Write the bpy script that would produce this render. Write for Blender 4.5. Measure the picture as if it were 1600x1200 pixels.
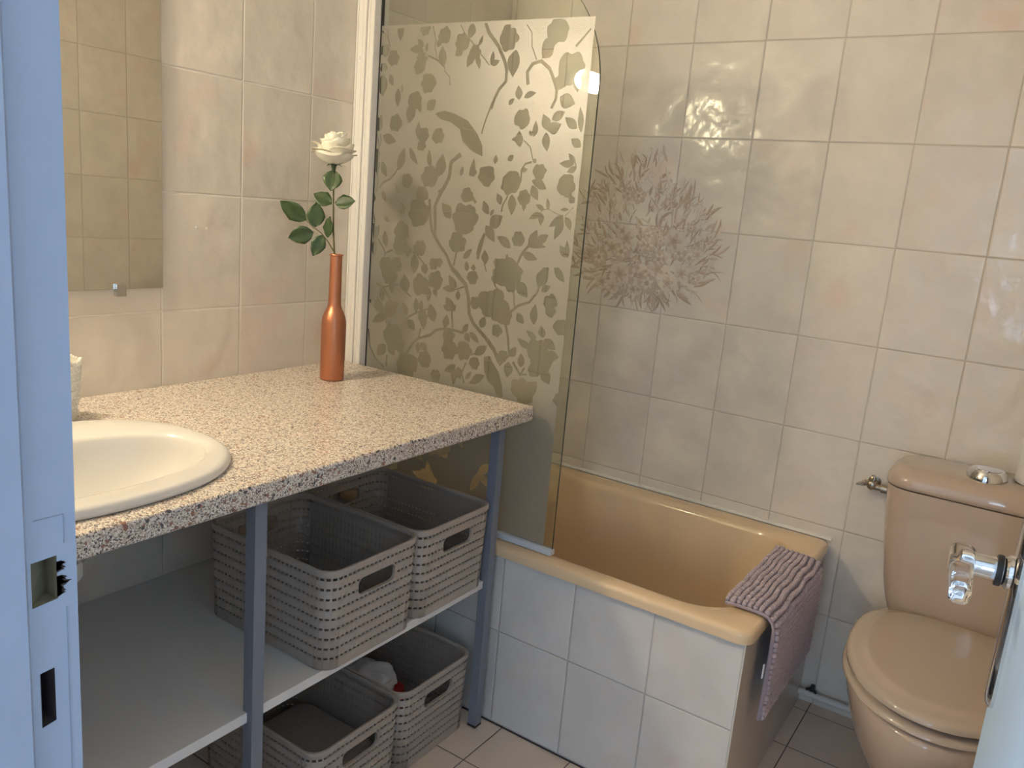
import bpy, bmesh, math, random
from mathutils import Vector, Matrix
from mathutils.geometry import delaunay_2d_cdt

for o in list(bpy.data.objects):
    bpy.data.objects.remove(o, do_unlink=True)
SC = bpy.context.scene
COL = SC.collection
PI = math.pi

# ------------------------------------------------------------------ camera
CAM_LOC = (1.57025, -2.22714, 1.28840)
CAM_ROT = [[0.824731, 0.559178, 0.08449], [0.18788, -0.130002, -0.973551], [-0.533404, 0.818791, -0.212275]]          # rows: right, down, forward
cam_data = bpy.data.cameras.new('camera')
cam_data.sensor_width = 36.0
cam_data.lens = 1270.21 / 1600 * 36.0
cam_data.clip_start = 0.02
cam = bpy.data.objects.new('camera', cam_data)
COL.objects.link(cam)
_r, _d, _f = (Vector(v) for v in CAM_ROT)
cam.matrix_world = Matrix(((_r.x, -_d.x, -_f.x, CAM_LOC[0]), (_r.y, -_d.y, -_f.y, CAM_LOC[1]),
                           (_r.z, -_d.z, -_f.z, CAM_LOC[2]), (0, 0, 0, 1)))
SC.camera = cam

# ------------------------------------------------------------------ daylight, lamp strength, exposure
DAY_COLOR = (0.51, 0.66, 0.96)
DAY_STRENGTH = 13.0
LAMP_COLOR = (1.0, 0.85, 0.60)
LAMP_STRENGTH = 305.0
LAMP_AT = (0.068, -1.68, 1.74)
world = bpy.data.worlds.new('sky')
SC.world = world
world.use_nodes = True
_bg = world.node_tree.nodes['Background']
_bg.inputs[0].default_value = (*DAY_COLOR, 1)
_bg.inputs[1].default_value = DAY_STRENGTH
SC.view_settings.view_transform = 'Standard'
SC.view_settings.look = 'None'
SC.view_settings.gamma = 1
SC.view_settings.use_curve_mapping = False
SC.view_settings.exposure = 0.0
# portals that guide the sky light in through the two hall windows
WINDOWS = ((-.6, -3.9, -2.3, .5, 2.2, -1),)     # wall x, y range, z range, side
BACKWIN = (1.45, 2.2, .75, 1.95)
for bx0, bx1, bz0, bz1 in (BACKWIN,):
    pl = bpy.data.lights.new('window_portal', 'AREA'); pl.shape = 'RECTANGLE'; pl.size = bx1 - bx0; pl.size_y = bz1 - bz0; pl.cycles.is_portal = True
    plo = bpy.data.objects.new('window_portal', pl); plo.location = ((bx0 + bx1) / 2, -4.29, (bz0 + bz1) / 2); plo.rotation_euler = (PI / 2, 0, 0); COL.objects.link(plo)
for wx, wy0, wy1, wz0, wz1, sd in WINDOWS:
    pl = bpy.data.lights.new('window_portal', 'AREA')
    pl.shape = 'RECTANGLE'; pl.size = wz1 - wz0; pl.size_y = wy1 - wy0
    pl.cycles.is_portal = True
    plo = bpy.data.objects.new('window_portal', pl)
    plo.location = (wx - sd * .01, (wy0 + wy1) / 2, (wz0 + wz1) / 2); plo.rotation_euler = (0, sd * PI / 2, 0)
    COL.objects.link(plo)

# ------------------------------------------------------------------ node helpers
class NT:
    def __init__(self, name):
        self.m = bpy.data.materials.new(name); self.m.use_nodes = True
        self.t = self.m.node_tree; self.t.nodes.clear()
        self.out = self.t.nodes.new('ShaderNodeOutputMaterial')
    def n(self, typ, **kw):
        nd = self.t.nodes.new('ShaderNode' + typ)
        for k, v in kw.items(): setattr(nd, k, v)
        return nd
    def set(self, sock, v):
        if hasattr(v, 'is_output'): self.t.links.new(v, sock)
        elif isinstance(v, (tuple, list)): sock.default_value = (*v, 1) if len(v) == 3 and len(sock.default_value) == 4 else v
        else: sock.default_value = v
    def math(self, op, a, b=0.0, c=0.0):
        nd = self.n('Math', operation=op)
        for i, v in enumerate((a, b, c)): self.set(nd.inputs[i], v)
        return nd.outputs[0]
    def pos(self):
        g = self.n('TexCoord'); s = self.n('SeparateXYZ'); self.t.links.new(g.outputs['Object'], s.inputs[0])
        return g.outputs['Object'], s.outputs
    def noise(self, vec, scale, detail=3, rough=0.5, dist=0.0):
        nd = self.n('TexNoise'); self.set(nd.inputs['Vector'], vec)
        for k, v in (('Scale', scale), ('Detail', detail), ('Roughness', rough), ('Distortion', dist)): nd.inputs[k].default_value = v
        return nd.outputs
    def ramp(self, fac, stops):
        nd = self.n('ValToRGB'); self.set(nd.inputs[0], fac)
        e = nd.color_ramp.elements
        while len(e) < len(stops): e.new(0.5)
        for i, (p, c) in enumerate(stops):
            e[i].position = p; e[i].color = (*c, 1)
        return nd.outputs[0]
    def mix(self, f, a, b, mode='MIX'):
        nd = self.n('Mix', data_type='RGBA', blend_type=mode)
        self.set(nd.inputs[0], f); self.set(nd.inputs[6], a); self.set(nd.inputs[7], b)
        return nd.outputs[2]
    def smooth(self, v, a, b):
        nd = self.n('MapRange', interpolation_type='SMOOTHSTEP')
        self.set(nd.inputs[0], v); nd.inputs[1].default_value = a; nd.inputs[2].default_value = b
        return nd.outputs[0]
    def bump(self, h, dist=1.0, strength=1.0):
        nd = self.n('Bump'); self.set(nd.inputs['Height'], h)
        nd.inputs['Distance'].default_value = dist; nd.inputs['Strength'].default_value = strength
        return nd.outputs[0]
    def pbr(self, color=(.8, .8, .8), rough=.5, metal=0.0, normal=None, **kw):
        b = self.n('BsdfPrincipled')
        self.set(b.inputs['Base Color'], color); self.set(b.inputs['Roughness'], rough); self.set(b.inputs['Metallic'], metal)
        for k, v in kw.items(): self.set(b.inputs[k.replace('_', ' ')], v)
        if normal is not None: self.set(b.inputs['Normal'], normal)
        return b.outputs[0]
    def fresnel(self):          # same reflectance on both faces of a thin sheet
        g = self.n('NewGeometry'); f = self.n('Fresnel')
        self.set(f.inputs[0], self.math('MULTIPLY_ADD', g.outputs['Backfacing'], 1 / 1.5 - 1.5, 1.5))
        return f.outputs[0]
    def done(self, shader):
        self.t.links.new(shader, self.out.inputs[0]); return self.m

def plain(name, color, rough=.5, metal=0.0, grain=0.0, scale=60, **kw):
    t = NT(name); v, _ = t.pos()
    c = color
    if grain:
        f = t.noise(v, scale, 3)[0]
        c = t.mix(f, tuple(x * (1 - grain) for x in color), tuple(min(1, x * (1 + grain)) for x in color))
    return t.done(t.pbr(c, rough, metal, **kw))

def tile_mat(name, ax, oa, w, bx, ob, h, base, grout, gw=.0014, rough=.15, wavy=.0009, wscale=40, depth=.0011, mott=.6, colvar=.022):
    """glazed tiles laid on two object axes: joints at oa + k*w and ob + k*h"""
    t = NT(name); v, s = t.pos()
    def axis(i, off, size):
        q = t.math('DIVIDE', t.math('SUBTRACT', s[i], off), size)
        cell = t.math('FLOOR', q)
        fr = t.math('SUBTRACT', q, cell)
        d = t.math('MULTIPLY', t.math('MINIMUM', fr, t.math('SUBTRACT', 1.0, fr)), size)
        return d, cell
    d1, c1 = axis(ax, oa, w); d2, c2 = axis(bx, ob, h)
    d = t.math('MINIMUM', d1, d2)
    tile = t.smooth(d, gw * .6, gw * 1.25)
    cell = t.n('CombineXYZ'); t.set(cell.inputs[0], c1); t.set(cell.inputs[1], c2)
    wn = t.n('TexWhiteNoise', noise_dimensions='3D'); t.set(wn.inputs[0], cell.outputs[0])
    shift = t.n('VectorMath', operation='MULTIPLY_ADD'); t.set(shift.inputs[0], wn.outputs['Color'])
    shift.inputs[1].default_value = (7, 7, 7); t.set(shift.inputs[2], v)
    vv = shift.outputs[0]
    big = t.noise(vv, 7, 4, .6)[0]; mid = t.noise(vv, 26, 5, .65, .6)[0]
    pink = t.noise(vv, 5.5, 2, .5)[0]
    lo = tuple(x * (1 - .13 * mott) for x in base); hi = tuple(min(1, x * (1 + .10 * mott)) for x in base)
    c = t.ramp(big, [(.32, lo), (.7, hi)])
    c = t.mix(t.smooth(pink, .58, .75), c, (base[0] * 1.0, base[1] * .90, base[2] * .88))
    veins = t.smooth(mid, .62, .80)
    c = t.mix(t.math('MULTIPLY', veins, .35 * mott), c, tuple(x * .72 for x in base))
    var = t.math('MULTIPLY_ADD', wn.outputs['Value'], colvar * 2, 1 - colvar)
    hs = t.n('HueSaturation'); t.set(hs.inputs['Value'], var); t.set(hs.inputs['Color'], c)
    c = t.mix(tile, grout, hs.outputs[0])
    wav = t.noise(vv, wscale, 2, .5)[0]
    wav2 = t.noise(vv, wscale * .35, 1, .5)[0]
    hgt = t.math('ADD', t.math('MULTIPLY', wav, wavy), t.math('MULTIPLY', wav2, wavy * 4.5))
    hgt = t.math('ADD', hgt, t.math('MULTIPLY', t.smooth(d, gw * .5, gw * 2.4), depth))
    r = t.math('MULTIPLY_ADD', t.math('SUBTRACT', 1.0, tile), .6, rough)
    return t.done(t.pbr(c, r, 0, t.bump(hgt)))

# ------------------------------------------------------------------ materials
WALL = (.79, .728, .645)
GROUT = (.82, .77, .70)
M = {}
M['tile_left'] = tile_mat('tile_left', 1, -.8048, .2, 2, 1.2577, .25, WALL, GROUT)
M['tile_back'] = tile_mat('tile_back', 0, .416, .2, 2, 1.2672, .25, WALL, (.60, .54, .47))
M['tile_right'] = tile_mat('tile_right', 1, 0.0, .2, 2, 1.2672, .25, WALL, (.62, .56, .49))
M['tile_front'] = tile_mat('tile_front', 0, .18, .2, 2, 1.2672, .25, WALL, (.62, .56, .49))
M['tile_bath'] = tile_mat('tile_bath', 0, .5766, .2, 2, .254, .25, (.73, .70, .665), (.48, .46, .44), rough=.2, wavy=.0002)
M['tile_floor'] = tile_mat('tile_floor', 0, .613, .2, 1, -.827, .194, (.80, .66, .545), (.10, .08, .07), gw=.0013, rough=.3, wavy=.0001, depth=.0008, mott=.6)
M['end_panel'] = plain('end_panel', (.68, .61, .55), .16, grain=.05, scale=6)
M['plaster'] = plain('plaster', (.86, .85, .83), .9, grain=.03, scale=12)
M['hall_floor'] = plain('hall_floor', (.36, .26, .18), .5, grain=.15, scale=8)
M['white_paint'] = plain('white_paint', (.54, .73, .97), .35, grain=.03, scale=18)
M['jamb_paint'] = plain('jamb_paint', (.38, .43, .53), .55, grain=.05, scale=22)
M['raw_wood'] = plain('raw_wood', (.20, .17, .10), .8, grain=.4, scale=90)
M['dark_wood'] = plain('dark_wood', (.045, .03, .028), .8, grain=.5, scale=90)
M['bath_enamel'] = plain('bath_enamel', (.80, .60, .385), .10, Coat_Weight=.3)
M['wc_china'] = plain('wc_china', (.53, .415, .335), .06, Coat_Weight=.4)
M['wc_seat'] = plain('wc_seat', (.50, .41, .335), .07)
M['sink_china'] = plain('sink_china', (.72, .70, .66), .08, Coat_Weight=.3)
M['chrome'] = plain('chrome', (.75, .75, .76), .07, 1.0)
M['worn_chrome'] = plain('worn_chrome', (.42, .36, .28), .28, 1.0, grain=.4, scale=120)
M['black_rubber'] = plain('black_rubber', (.015, .015, .017), .5)
M['caulk'] = plain('caulk', (.80, .76, .68), .5, grain=.08, scale=60)
M['leg_paint'] = plain('leg_paint', (.21, .235, .29), .38)
M['shelf_white'] = plain('shelf_white', (.80, .79, .78), .45, grain=.02, scale=10)
M['profile_white'] = plain('profile_white', (.82, .80, .76), .3)
M['seal_grey'] = plain('seal_grey', (.62, .66, .72), .3)
M['basket'] = plain('basket_rim', (.42, .37, .325), .42, grain=.05, scale=40)
M['paper'] = plain('paper', (.86, .83, .80), .95, grain=.03, scale=120)
M['tag_white'] = plain('tag_white', (.85, .86, .9), .6)
M['mat_backing'] = plain('mat_backing', (.38, .31, .35), .9, grain=.15, scale=200)
M['mat_pile'] = plain('mat_pile', (.47, .385, .425), .95, grain=.2, scale=90, Sheen_Weight=.3)
M['copper'] = plain('copper', (.52, .22, .125), .36, .85)
def petal_mat():
    t = NT('petal'); b = t.pbr((.97, .93, .80), .55); tl = t.n('BsdfTranslucent'); t.set(tl.inputs[0], (.94, .86, .66))
    mx = t.n('MixShader'); mx.inputs[0].default_value = .12; t.set(mx.inputs[1], b); t.set(mx.inputs[2], tl.outputs[0])
    return t.done(mx.outputs[0])
M['petal'] = petal_mat()
M['rose_green'] = plain('rose_green', (.030, .055, .018), .5, grain=.3, scale=90)
M['stem'] = plain('stem', (.10, .095, .030), .5, grain=.3, scale=60)
M['lace'] = plain('lace', (.86, .84, .76), .5)
M['towel_grey'] = plain('towel_grey', (.25, .22, .20), .95, grain=.25, scale=160)
M['cloth_white'] = plain('cloth_white', (.78, .77, .78), .9, grain=.1, scale=60)
M['red_pack'] = plain('red_pack', (.42, .02, .015), .4)
M['pipe_white'] = plain('pipe_white', (.72, .70, .66), .4)
M['decor_a'] = plain('decor_a', (.52, .40, .31), .22, grain=.14, scale=70)
M['decor_b'] = plain('decor_b', (.60, .49, .40), .2, grain=.12, scale=70)
M['decor_c'] = plain('decor_c', (.72, .64, .55), .2, grain=.1, scale=70)

def leaf_mat():
    t = NT('leaf'); v, s = t.pos()
    n = t.noise(v, 70, 3)[0]
    oi = t.n('ObjectInfo')
    c = t.ramp(n, [(.3, (.014, .038, .014)), (.75, (.045, .085, .026))])
    c = t.mix(t.math('MULTIPLY', oi.outputs['Random'], .55), c, (.075, .115, .04))
    return t.done(t.pbr(c, .42))
M['leaf'] = leaf_mat()

def granite():
    t = NT('granite'); v, s = t.pos()
    vo = t.n('TexVoronoi'); t.set(vo.inputs['Vector'], v); vo.inputs['Scale'].default_value = 520; vo.inputs['Randomness'].default_value = 1
    sep = t.n('SeparateColor'); t.set(sep.inputs[0], vo.outputs['Color'])
    vo2 = t.n('TexVoronoi'); t.set(vo2.inputs['Vector'], v); vo2.inputs['Scale'].default_value = 230
    sep2 = t.n('SeparateColor'); t.set(sep2.inputs[0], vo2.outputs['Color'])
    c = t.ramp(sep.outputs[0], [(0, (.13, .11, .11)), (.13, (.34, .28, .24)), (.27, (.56, .46, .38)), (.48, (.72, .64, .55)), (.78, (.86, .81, .74))])
    c.node.color_ramp.interpolation = 'CONSTANT'
    c = t.mix(t.math('GREATER_THAN', sep2.outputs[1], .955), c, (.34, .17, .12))
    c = t.mix(t.math('LESS_THAN', sep2.outputs[2], .04), c, (.10, .09, .10))
    return t.done(t.pbr(c, .30))
M['granite'] = granite()

def perforated():
    t = NT('perforated_plastic')
    uv = t.n('UVMap'); s = t.n('SeparateXYZ'); t.set(s.inputs[0], uv.outputs[0])
    u, v = s.outputs[0], s.outputs[1]
    def cellpos(x, off, p):
        q = t.math('DIVIDE', t.math('SUBTRACT', x, off), p)
        return t.math('MULTIPLY', t.math('ABSOLUTE', t.math('SUBTRACT', t.math('FRACT', q), .5)), p)
    du = cellpos(u, 0.0, .0117); dv = cellpos(v, .0133, .0206)
    hole = t.math('MULTIPLY', t.math('LESS_THAN', du, .0040), t.math('LESS_THAN', dv, .0026))
    inside = t.math('MULTIPLY', t.math('GREATER_THAN', v, .012), t.math('LESS_THAN', v, .196))
    hole = t.math('MULTIPLY', hole, inside)
    ribs = t.math('MULTIPLY', t.math('SINE', t.math('MULTIPLY', u, 2 * PI / .0117)), .00012)
    b = t.pbr((.42, .37, .325), .42, 0, t.bump(ribs))
    tr = t.n('BsdfTransparent'); mx = t.n('MixShader')
    t.set(mx.inputs[0], hole); t.set(mx.inputs[1], b); t.set(mx.inputs[2], tr.outputs[0])
    return t.done(mx.outputs[0])
M['perforated'] = perforated()

def clear_pane(name, tint, refl=1.0):
    t = NT(name)
    tr = t.n('BsdfTransparent'); t.set(tr.inputs[0], tint)
    gl = t.n('BsdfGlossy'); gl.inputs['Roughness'].default_value = .01
    mx = t.n('MixShader'); t.set(mx.inputs[0], t.math('MULTIPLY', t.fresnel(), refl)); t.set(mx.inputs[1], tr.outputs[0]); t.set(mx.inputs[2], gl.outputs[0])
    return t.done(mx.outputs[0])
M['glass'] = clear_pane('glass', (.93, .95, .91))
M['glass_edge'] = plain('glass_edge', (.045, .06, .045), .15)
M['acrylic'] = NT('acrylic')
_t = M['acrylic']; M['acrylic'] = _t.done(_t.pbr((1, 1, 1), .02, 0, None, Transmission_Weight=1.0, IOR=1.16))

def film(name, col, opaque, gloss_rough, gloss):
    t = NT(name); v, s = t.pos()
    n = t.noise(v, 420, 2)[0]
    nrm = t.bump(t.math('MULTIPLY', n, .0006))
    d = t.n('BsdfDiffuse'); t.set(d.inputs[0], col); t.set(d.inputs[2], nrm)
    tl = t.n('BsdfTranslucent'); t.set(tl.inputs[0], col)
    m1 = t.n('MixShader'); m1.inputs[0].default_value = .5; t.set(m1.inputs[1], d.outputs[0]); t.set(m1.inputs[2], tl.outputs[0])
    g = t.n('BsdfGlossy'); g.inputs['Roughness'].default_value = gloss_rough; t.set(g.inputs['Normal'], nrm)
    m2 = t.n('MixShader'); t.set(m2.inputs[0], t.math('MULTIPLY', t.fresnel(), gloss)); t.set(m2.inputs[1], m1.outputs[0]); t.set(m2.inputs[2], g.outputs[0])
    tr = t.n('BsdfTransparent'); t.set(tr.inputs[0], (.93, .93, .88))
    m3 = t.n('MixShader'); m3.inputs[0].default_value = opaque; t.set(m3.inputs[1], tr.outputs[0]); t.set(m3.inputs[2], m2.outputs[0])
    return t.done(m3.outputs[0])
M['film_frost'] = film('film_frost', (.44, .42, .36), .90, .28, 3.4)
M['film_clear'] = film('film_clear', (.46, .435, .365), .26, .14, 1.6)

def emitter(name, col, strength):
    t = NT(name); e = t.n('Emission'); t.set(e.inputs[0], col); e.inputs[1].default_value = strength
    return t.done(e.outputs[0])
M['lamp_glow'] = emitter('lamp_glow', LAMP_COLOR, LAMP_STRENGTH)
def mirror_mat():
    t = NT('mirror'); g = t.n('BsdfGlossy'); t.set(g.inputs[0], (.88, .89, .84)); g.inputs['Roughness'].default_value = .0
    return t.done(g.outputs[0])
M['mirror'] = mirror_mat()
M['mirror_edge'] = plain('mirror_edge', (.10, .17, .13), .2)

# ------------------------------------------------------------------ mesh helpers
class MB:
    def __init__(self): self.bm = bmesh.new(); self.mi = 0
    def face(self, vs):
        try:
            f = self.bm.faces.new(vs); f.material_index = self.mi; return f
        except ValueError: return None
    def box(self, x0, x1, y0, y1, z0, z1):
        v = [self.bm.verts.new(p) for p in ((x0, y0, z0), (x1, y0, z0), (x1, y1, z0), (x0, y1, z0), (x0, y0, z1), (x1, y0, z1), (x1, y1, z1), (x0, y1, z1))]
        for q in ((0, 3, 2, 1), (4, 5, 6, 7), (0, 1, 5, 4), (1, 2, 6, 5), (2, 3, 7, 6), (3, 0, 4, 7)): self.face([v[i] for i in q])
        return self
    def loft(self, rings, cap0=True, cap1=True, closed=True):
        R = [[self.bm.verts.new(p) for p in r] for r in rings]
        n = len(R[0])
        for a, b in zip(R, R[1:]):
            for i in range(n if closed else n - 1):
                j = (i + 1) % n; self.face((a[i], a[j], b[j], b[i]))
        if cap0: self.face(list(reversed(R[0])))
        if cap1: self.face(R[-1])
        return self
    def lathe(self, prof, c=(0, 0, 0), n=32, axis='z', cap0=True, cap1=True):
        rings = []
        for r, h in prof:
            ring = []
            for i in range(n):
                a = 2 * PI * i / n; x, y = r * math.cos(a), r * math.sin(a)
                p = {'z': (x, y, h), 'x': (h, x, y), 'y': (y, h, x)}[axis]
                ring.append((c[0] + p[0], c[1] + p[1], c[2] + p[2]))
            rings.append(ring)
        return self.loft(rings, cap0, cap1)
    def tube(self, pts, rad, n=10):
        pts = [Vector(p) for p in pts]
        if not isinstance(rad, (list, tuple)): rad = [rad] * len(pts)
        rings = []; ref = None
        for i, p in enumerate(pts):
            t = (pts[min(i + 1, len(pts) - 1)] - pts[max(i - 1, 0)]).normalized()
            if ref is None: ref = t.orthogonal().normalized()
            ref = (ref - t * ref.dot(t)).normalized(); b = t.cross(ref)
            rings.append([p + (ref * math.cos(2 * PI * k / n) + b * math.sin(2 * PI * k / n)) * rad[i] for k in range(n)])
        return self.loft(rings)
    def ball(self, c, r, sx=1, sy=1, sz=1, u=10, v=7):
        prof = []
        rings = []
        for j in range(1, v):
            ph = PI * j / v - PI / 2
            rings.append([(c[0] + r * sx * math.cos(ph) * math.cos(2 * PI * i / u), c[1] + r * sy * math.cos(ph) * math.sin(2 * PI * i / u), c[2] + r * sz * math.sin(ph)) for i in range(u)])
        return self.loft(rings)
    def flat(self, outer, holes, z0, z1, to3=None):
        """prism of a 2-D outline with holes between two heights"""
        to3 = to3 or (lambda a, b, h: (a, b, h))
        pts, tris, loops = cdt(outer, holes)
        A = [self.bm.verts.new(to3(p[0], p[1], z0)) for p in pts]; B = [self.bm.verts.new(to3(p[0], p[1], z1)) for p in pts]
        for t in tris:
            self.face([A[i] for i in reversed(t)]); self.face([B[i] for i in t])
        for lp in loops:
            for i in range(len(lp)):
                a, b = lp[i], lp[(i + 1) % len(lp)]; self.face((A[a], A[b], B[b], B[a]))
        return self
    def build(self, name, mats, parent=None, smooth=35, bevel=0, seg=2, sub=0, uv=None):
        off = Vector(parent_loc(parent)) if parent else Vector()
        bmesh.ops.translate(self.bm, vec=-off, verts=self.bm.verts)
        bmesh.ops.recalc_face_normals(self.bm, faces=self.bm.faces)
        me = bpy.data.meshes.new(name); self.bm.to_mesh(me); self.bm.free()
        for m in (mats if isinstance(mats, (list, tuple)) else [mats]): me.materials.append(M[m] if isinstance(m, str) else m)
        if smooth:
            for p in me.polygons: p.use_smooth = True
            me.set_sharp_from_angle(angle=math.radians(smooth))
        o = bpy.data.objects.new(name, me); COL.objects.link(o)
        if parent: o.parent = parent
        if bevel:
            b = o.modifiers.new('bevel', 'BEVEL'); b.width = bevel; b.segments = seg; b.limit_method = 'ANGLE'; b.angle_limit = math.radians(40)
        if sub:
            b = o.modifiers.new('sub', 'SUBSURF'); b.levels = b.render_levels = sub
        return o

def parent_loc(p):
    v = Vector()
    while p: v += p.location; p = p.parent
    return v

def cdt(outer, holes):
    verts = []; edges = []; loops = []
    for lp in [outer] + list(holes):
        s = len(verts); verts += [Vector(p) for p in lp]
        edges += [(s + i, s + (i + 1) % len(lp)) for i in range(len(lp))]
        loops.append(list(range(s, s + len(lp))))
    v, e, f, ov, oe, of = delaunay_2d_cdt(verts, edges, [], 1, 1e-7)
    m = {}
    for i, src in enumerate(ov):
        for k in src: m[k] = i
    tris = []
    for t in f:
        c = sum((v[i] for i in t), Vector((0, 0))) / len(t)
        if not any(inside(c, h) for h in holes): tris.append(list(t))
    return v, tris, [[m[i] for i in lp] for lp in loops]

def inside(p, poly):
    c = False; n = len(poly)
    for i in range(n):
        x0, y0 = poly[i]; x1, y1 = poly[(i + 1) % n]
        if (y0 > p[1]) != (y1 > p[1]) and p[0] < (x1 - x0) * (p[1] - y0) / (y1 - y0) + x0: c = not c
    return c

def rrect(x0, x1, y0, y1, r, n=8):
    pts = []
    for cx, cy, a0 in ((x1 - r, y1 - r, 0), (x0 + r, y1 - r, 90), (x0 + r, y0 + r, 180), (x1 - r, y0 + r, 270)):
        for i in range(n + 1):
            a = math.radians(a0 + 90 * i / n); pts.append((cx + r * math.cos(a), cy + r * math.sin(a)))
    return pts

def superell(cx, cy, a, b, n=2.0, N=64):
    out = []
    for i in range(N):
        t = 2 * PI * i / N; c, s = math.cos(t), math.sin(t)
        out.append((cx + a * math.copysign(abs(c) ** (2 / n), c), cy + b * math.copysign(abs(s) ** (2 / n), s)))
    return out

def at_z(loop, z): return [(p[0], p[1], z) for p in loop]

def thing(name, loc, label, cat, group=None):
    o = bpy.data.objects.new(name, None); o.location = loc; o.empty_display_size = .05
    COL.objects.link(o); return tag(o, label, cat, group)
def tag(o, label=None, cat=None, group=None, kind=None):
    if label: o['label'] = label
    if cat: o['category'] = cat
    if group: o['group'] = group
    if kind: o['kind'] = kind
    return o
def struct(o, label=None, cat=None): return tag(o, label, cat, kind='structure')

STEMS = [([(225,1694),(236,1658),(234,1646),(244,1613),(268,1596),(268,1589),(284,1576),(288,1556)],3),([(214,1625),(249,1612),(262,1602)],4),
    ([(61,1687),(81,1671),(91,1648)],4),([(79,1695),(83,1673)],3),([(307,1694),(321,1671),(336,1658),(356,1640),(376,1620),(399,1599)],3),([(380,1698),
    (390,1670),(420,1640),(440,1608),(448,1588),(449,1564),(431,1547),(420,1526),(413,1503)],9),([(509,1556),(504,1583),(517,1600),(539,1605),(562,1589),
    (572,1572),(585,1546),(585,1526),(575,1506)],9),([(526,1608),(511,1637),(508,1665),(493,1682)],3),([(623,1633),(642,1652),(656,1667)],5),([(334,1400),
    (306,1380),(304,1348),(289,1317),(273,1307)],11),([(73,1440),(76,1424),(69,1408),(66,1376),(67,1344),(72,1321),(68,1296)],5),([(76,1307),(89,1321),
    (113,1331),(128,1345),(138,1360)],5),([(48,1439),(69,1414)],3),([(423,1533),(414,1515),(403,1488),(394,1462),(391,1448)],5),([(511,1436),(529,1423),
    (539,1395)],3),([(537,1390),(520,1386),(511,1373),(512,1344)],5),([(646,1401),(654,1383)],3),([(302,1341),(280,1305),(265,1275),(269,1231),(269,1204),
    (283,1185),(313,1157),(325,1135),(357,1113)],10),([(246,1290),(253,1241),(260,1213),(275,1192)],8),([(373,1307),(389,1290)],8),([(199,1157),
    (215,1151),(238,1133),(252,1119)],5),([(82,1177),(106,1150),(109,1136)],4),([(110,1144),(134,1155)],5),([(55,1246),(68,1215),(55,1197)],6),
    ([(130,1320),(143,1297)],3),([(405,1168),(410,1197),(422,1221)],9),([(335,1136),(342,1172)],5),([(72,1329),(68,1296)],4),([(465,1275),(466,1289),
    (479,1312)],5),([(571,1281),(580,1288),(591,1291),(613,1282),(630,1278)],2),([(636,1278),(656,1299)],2),([(548,1205),(533,1187),(527,1175),
    (520,1156)],7),([(427,1152),(434,1133)],3),([(406,1159),(418,1211)],8),([(329,1130),(376,1095),(388,1064),(393,1025),(408,1003),(443,978),
    (470,956)],11),([(377,1091),(354,1081),(327,1073)],4),([(188,1052),(205,1042)],4),([(83,1062),(107,1055),(160,1069)],5),([(107,1055),(137,1023)],7),
    ([(168,955),(199,989),(230,1006),(273,1022)],6),([(243,966),(238,940)],6),([(123,973),(130,944)],5),([(194,885),(223,928),(238,940),(276,954),
    (293,969),(320,978),(351,978),(381,975)],8),([(339,1026),(345,982)],5),([(407,924),(432,938)],3),([(133,877),(132,848)],6),([(60,938),(70,892),
    (93,862),(125,844)],7),([(394,903),(384,876),(393,851)],4),([(452,971),(475,949),(493,921)],12),([(494,915),(520,943)],5),([(513,1046),(534,1065),
    (563,1076),(583,1102),(587,1119)],7),([(515,1107),(524,1058)],5),([(455,1119),(463,1103),(490,1076)],5),([(500,1022),(512,987),(520,943)],7),
    ([(532,930),(555,903),(574,907)],6),([(555,900),(566,922)],5)]
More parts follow.
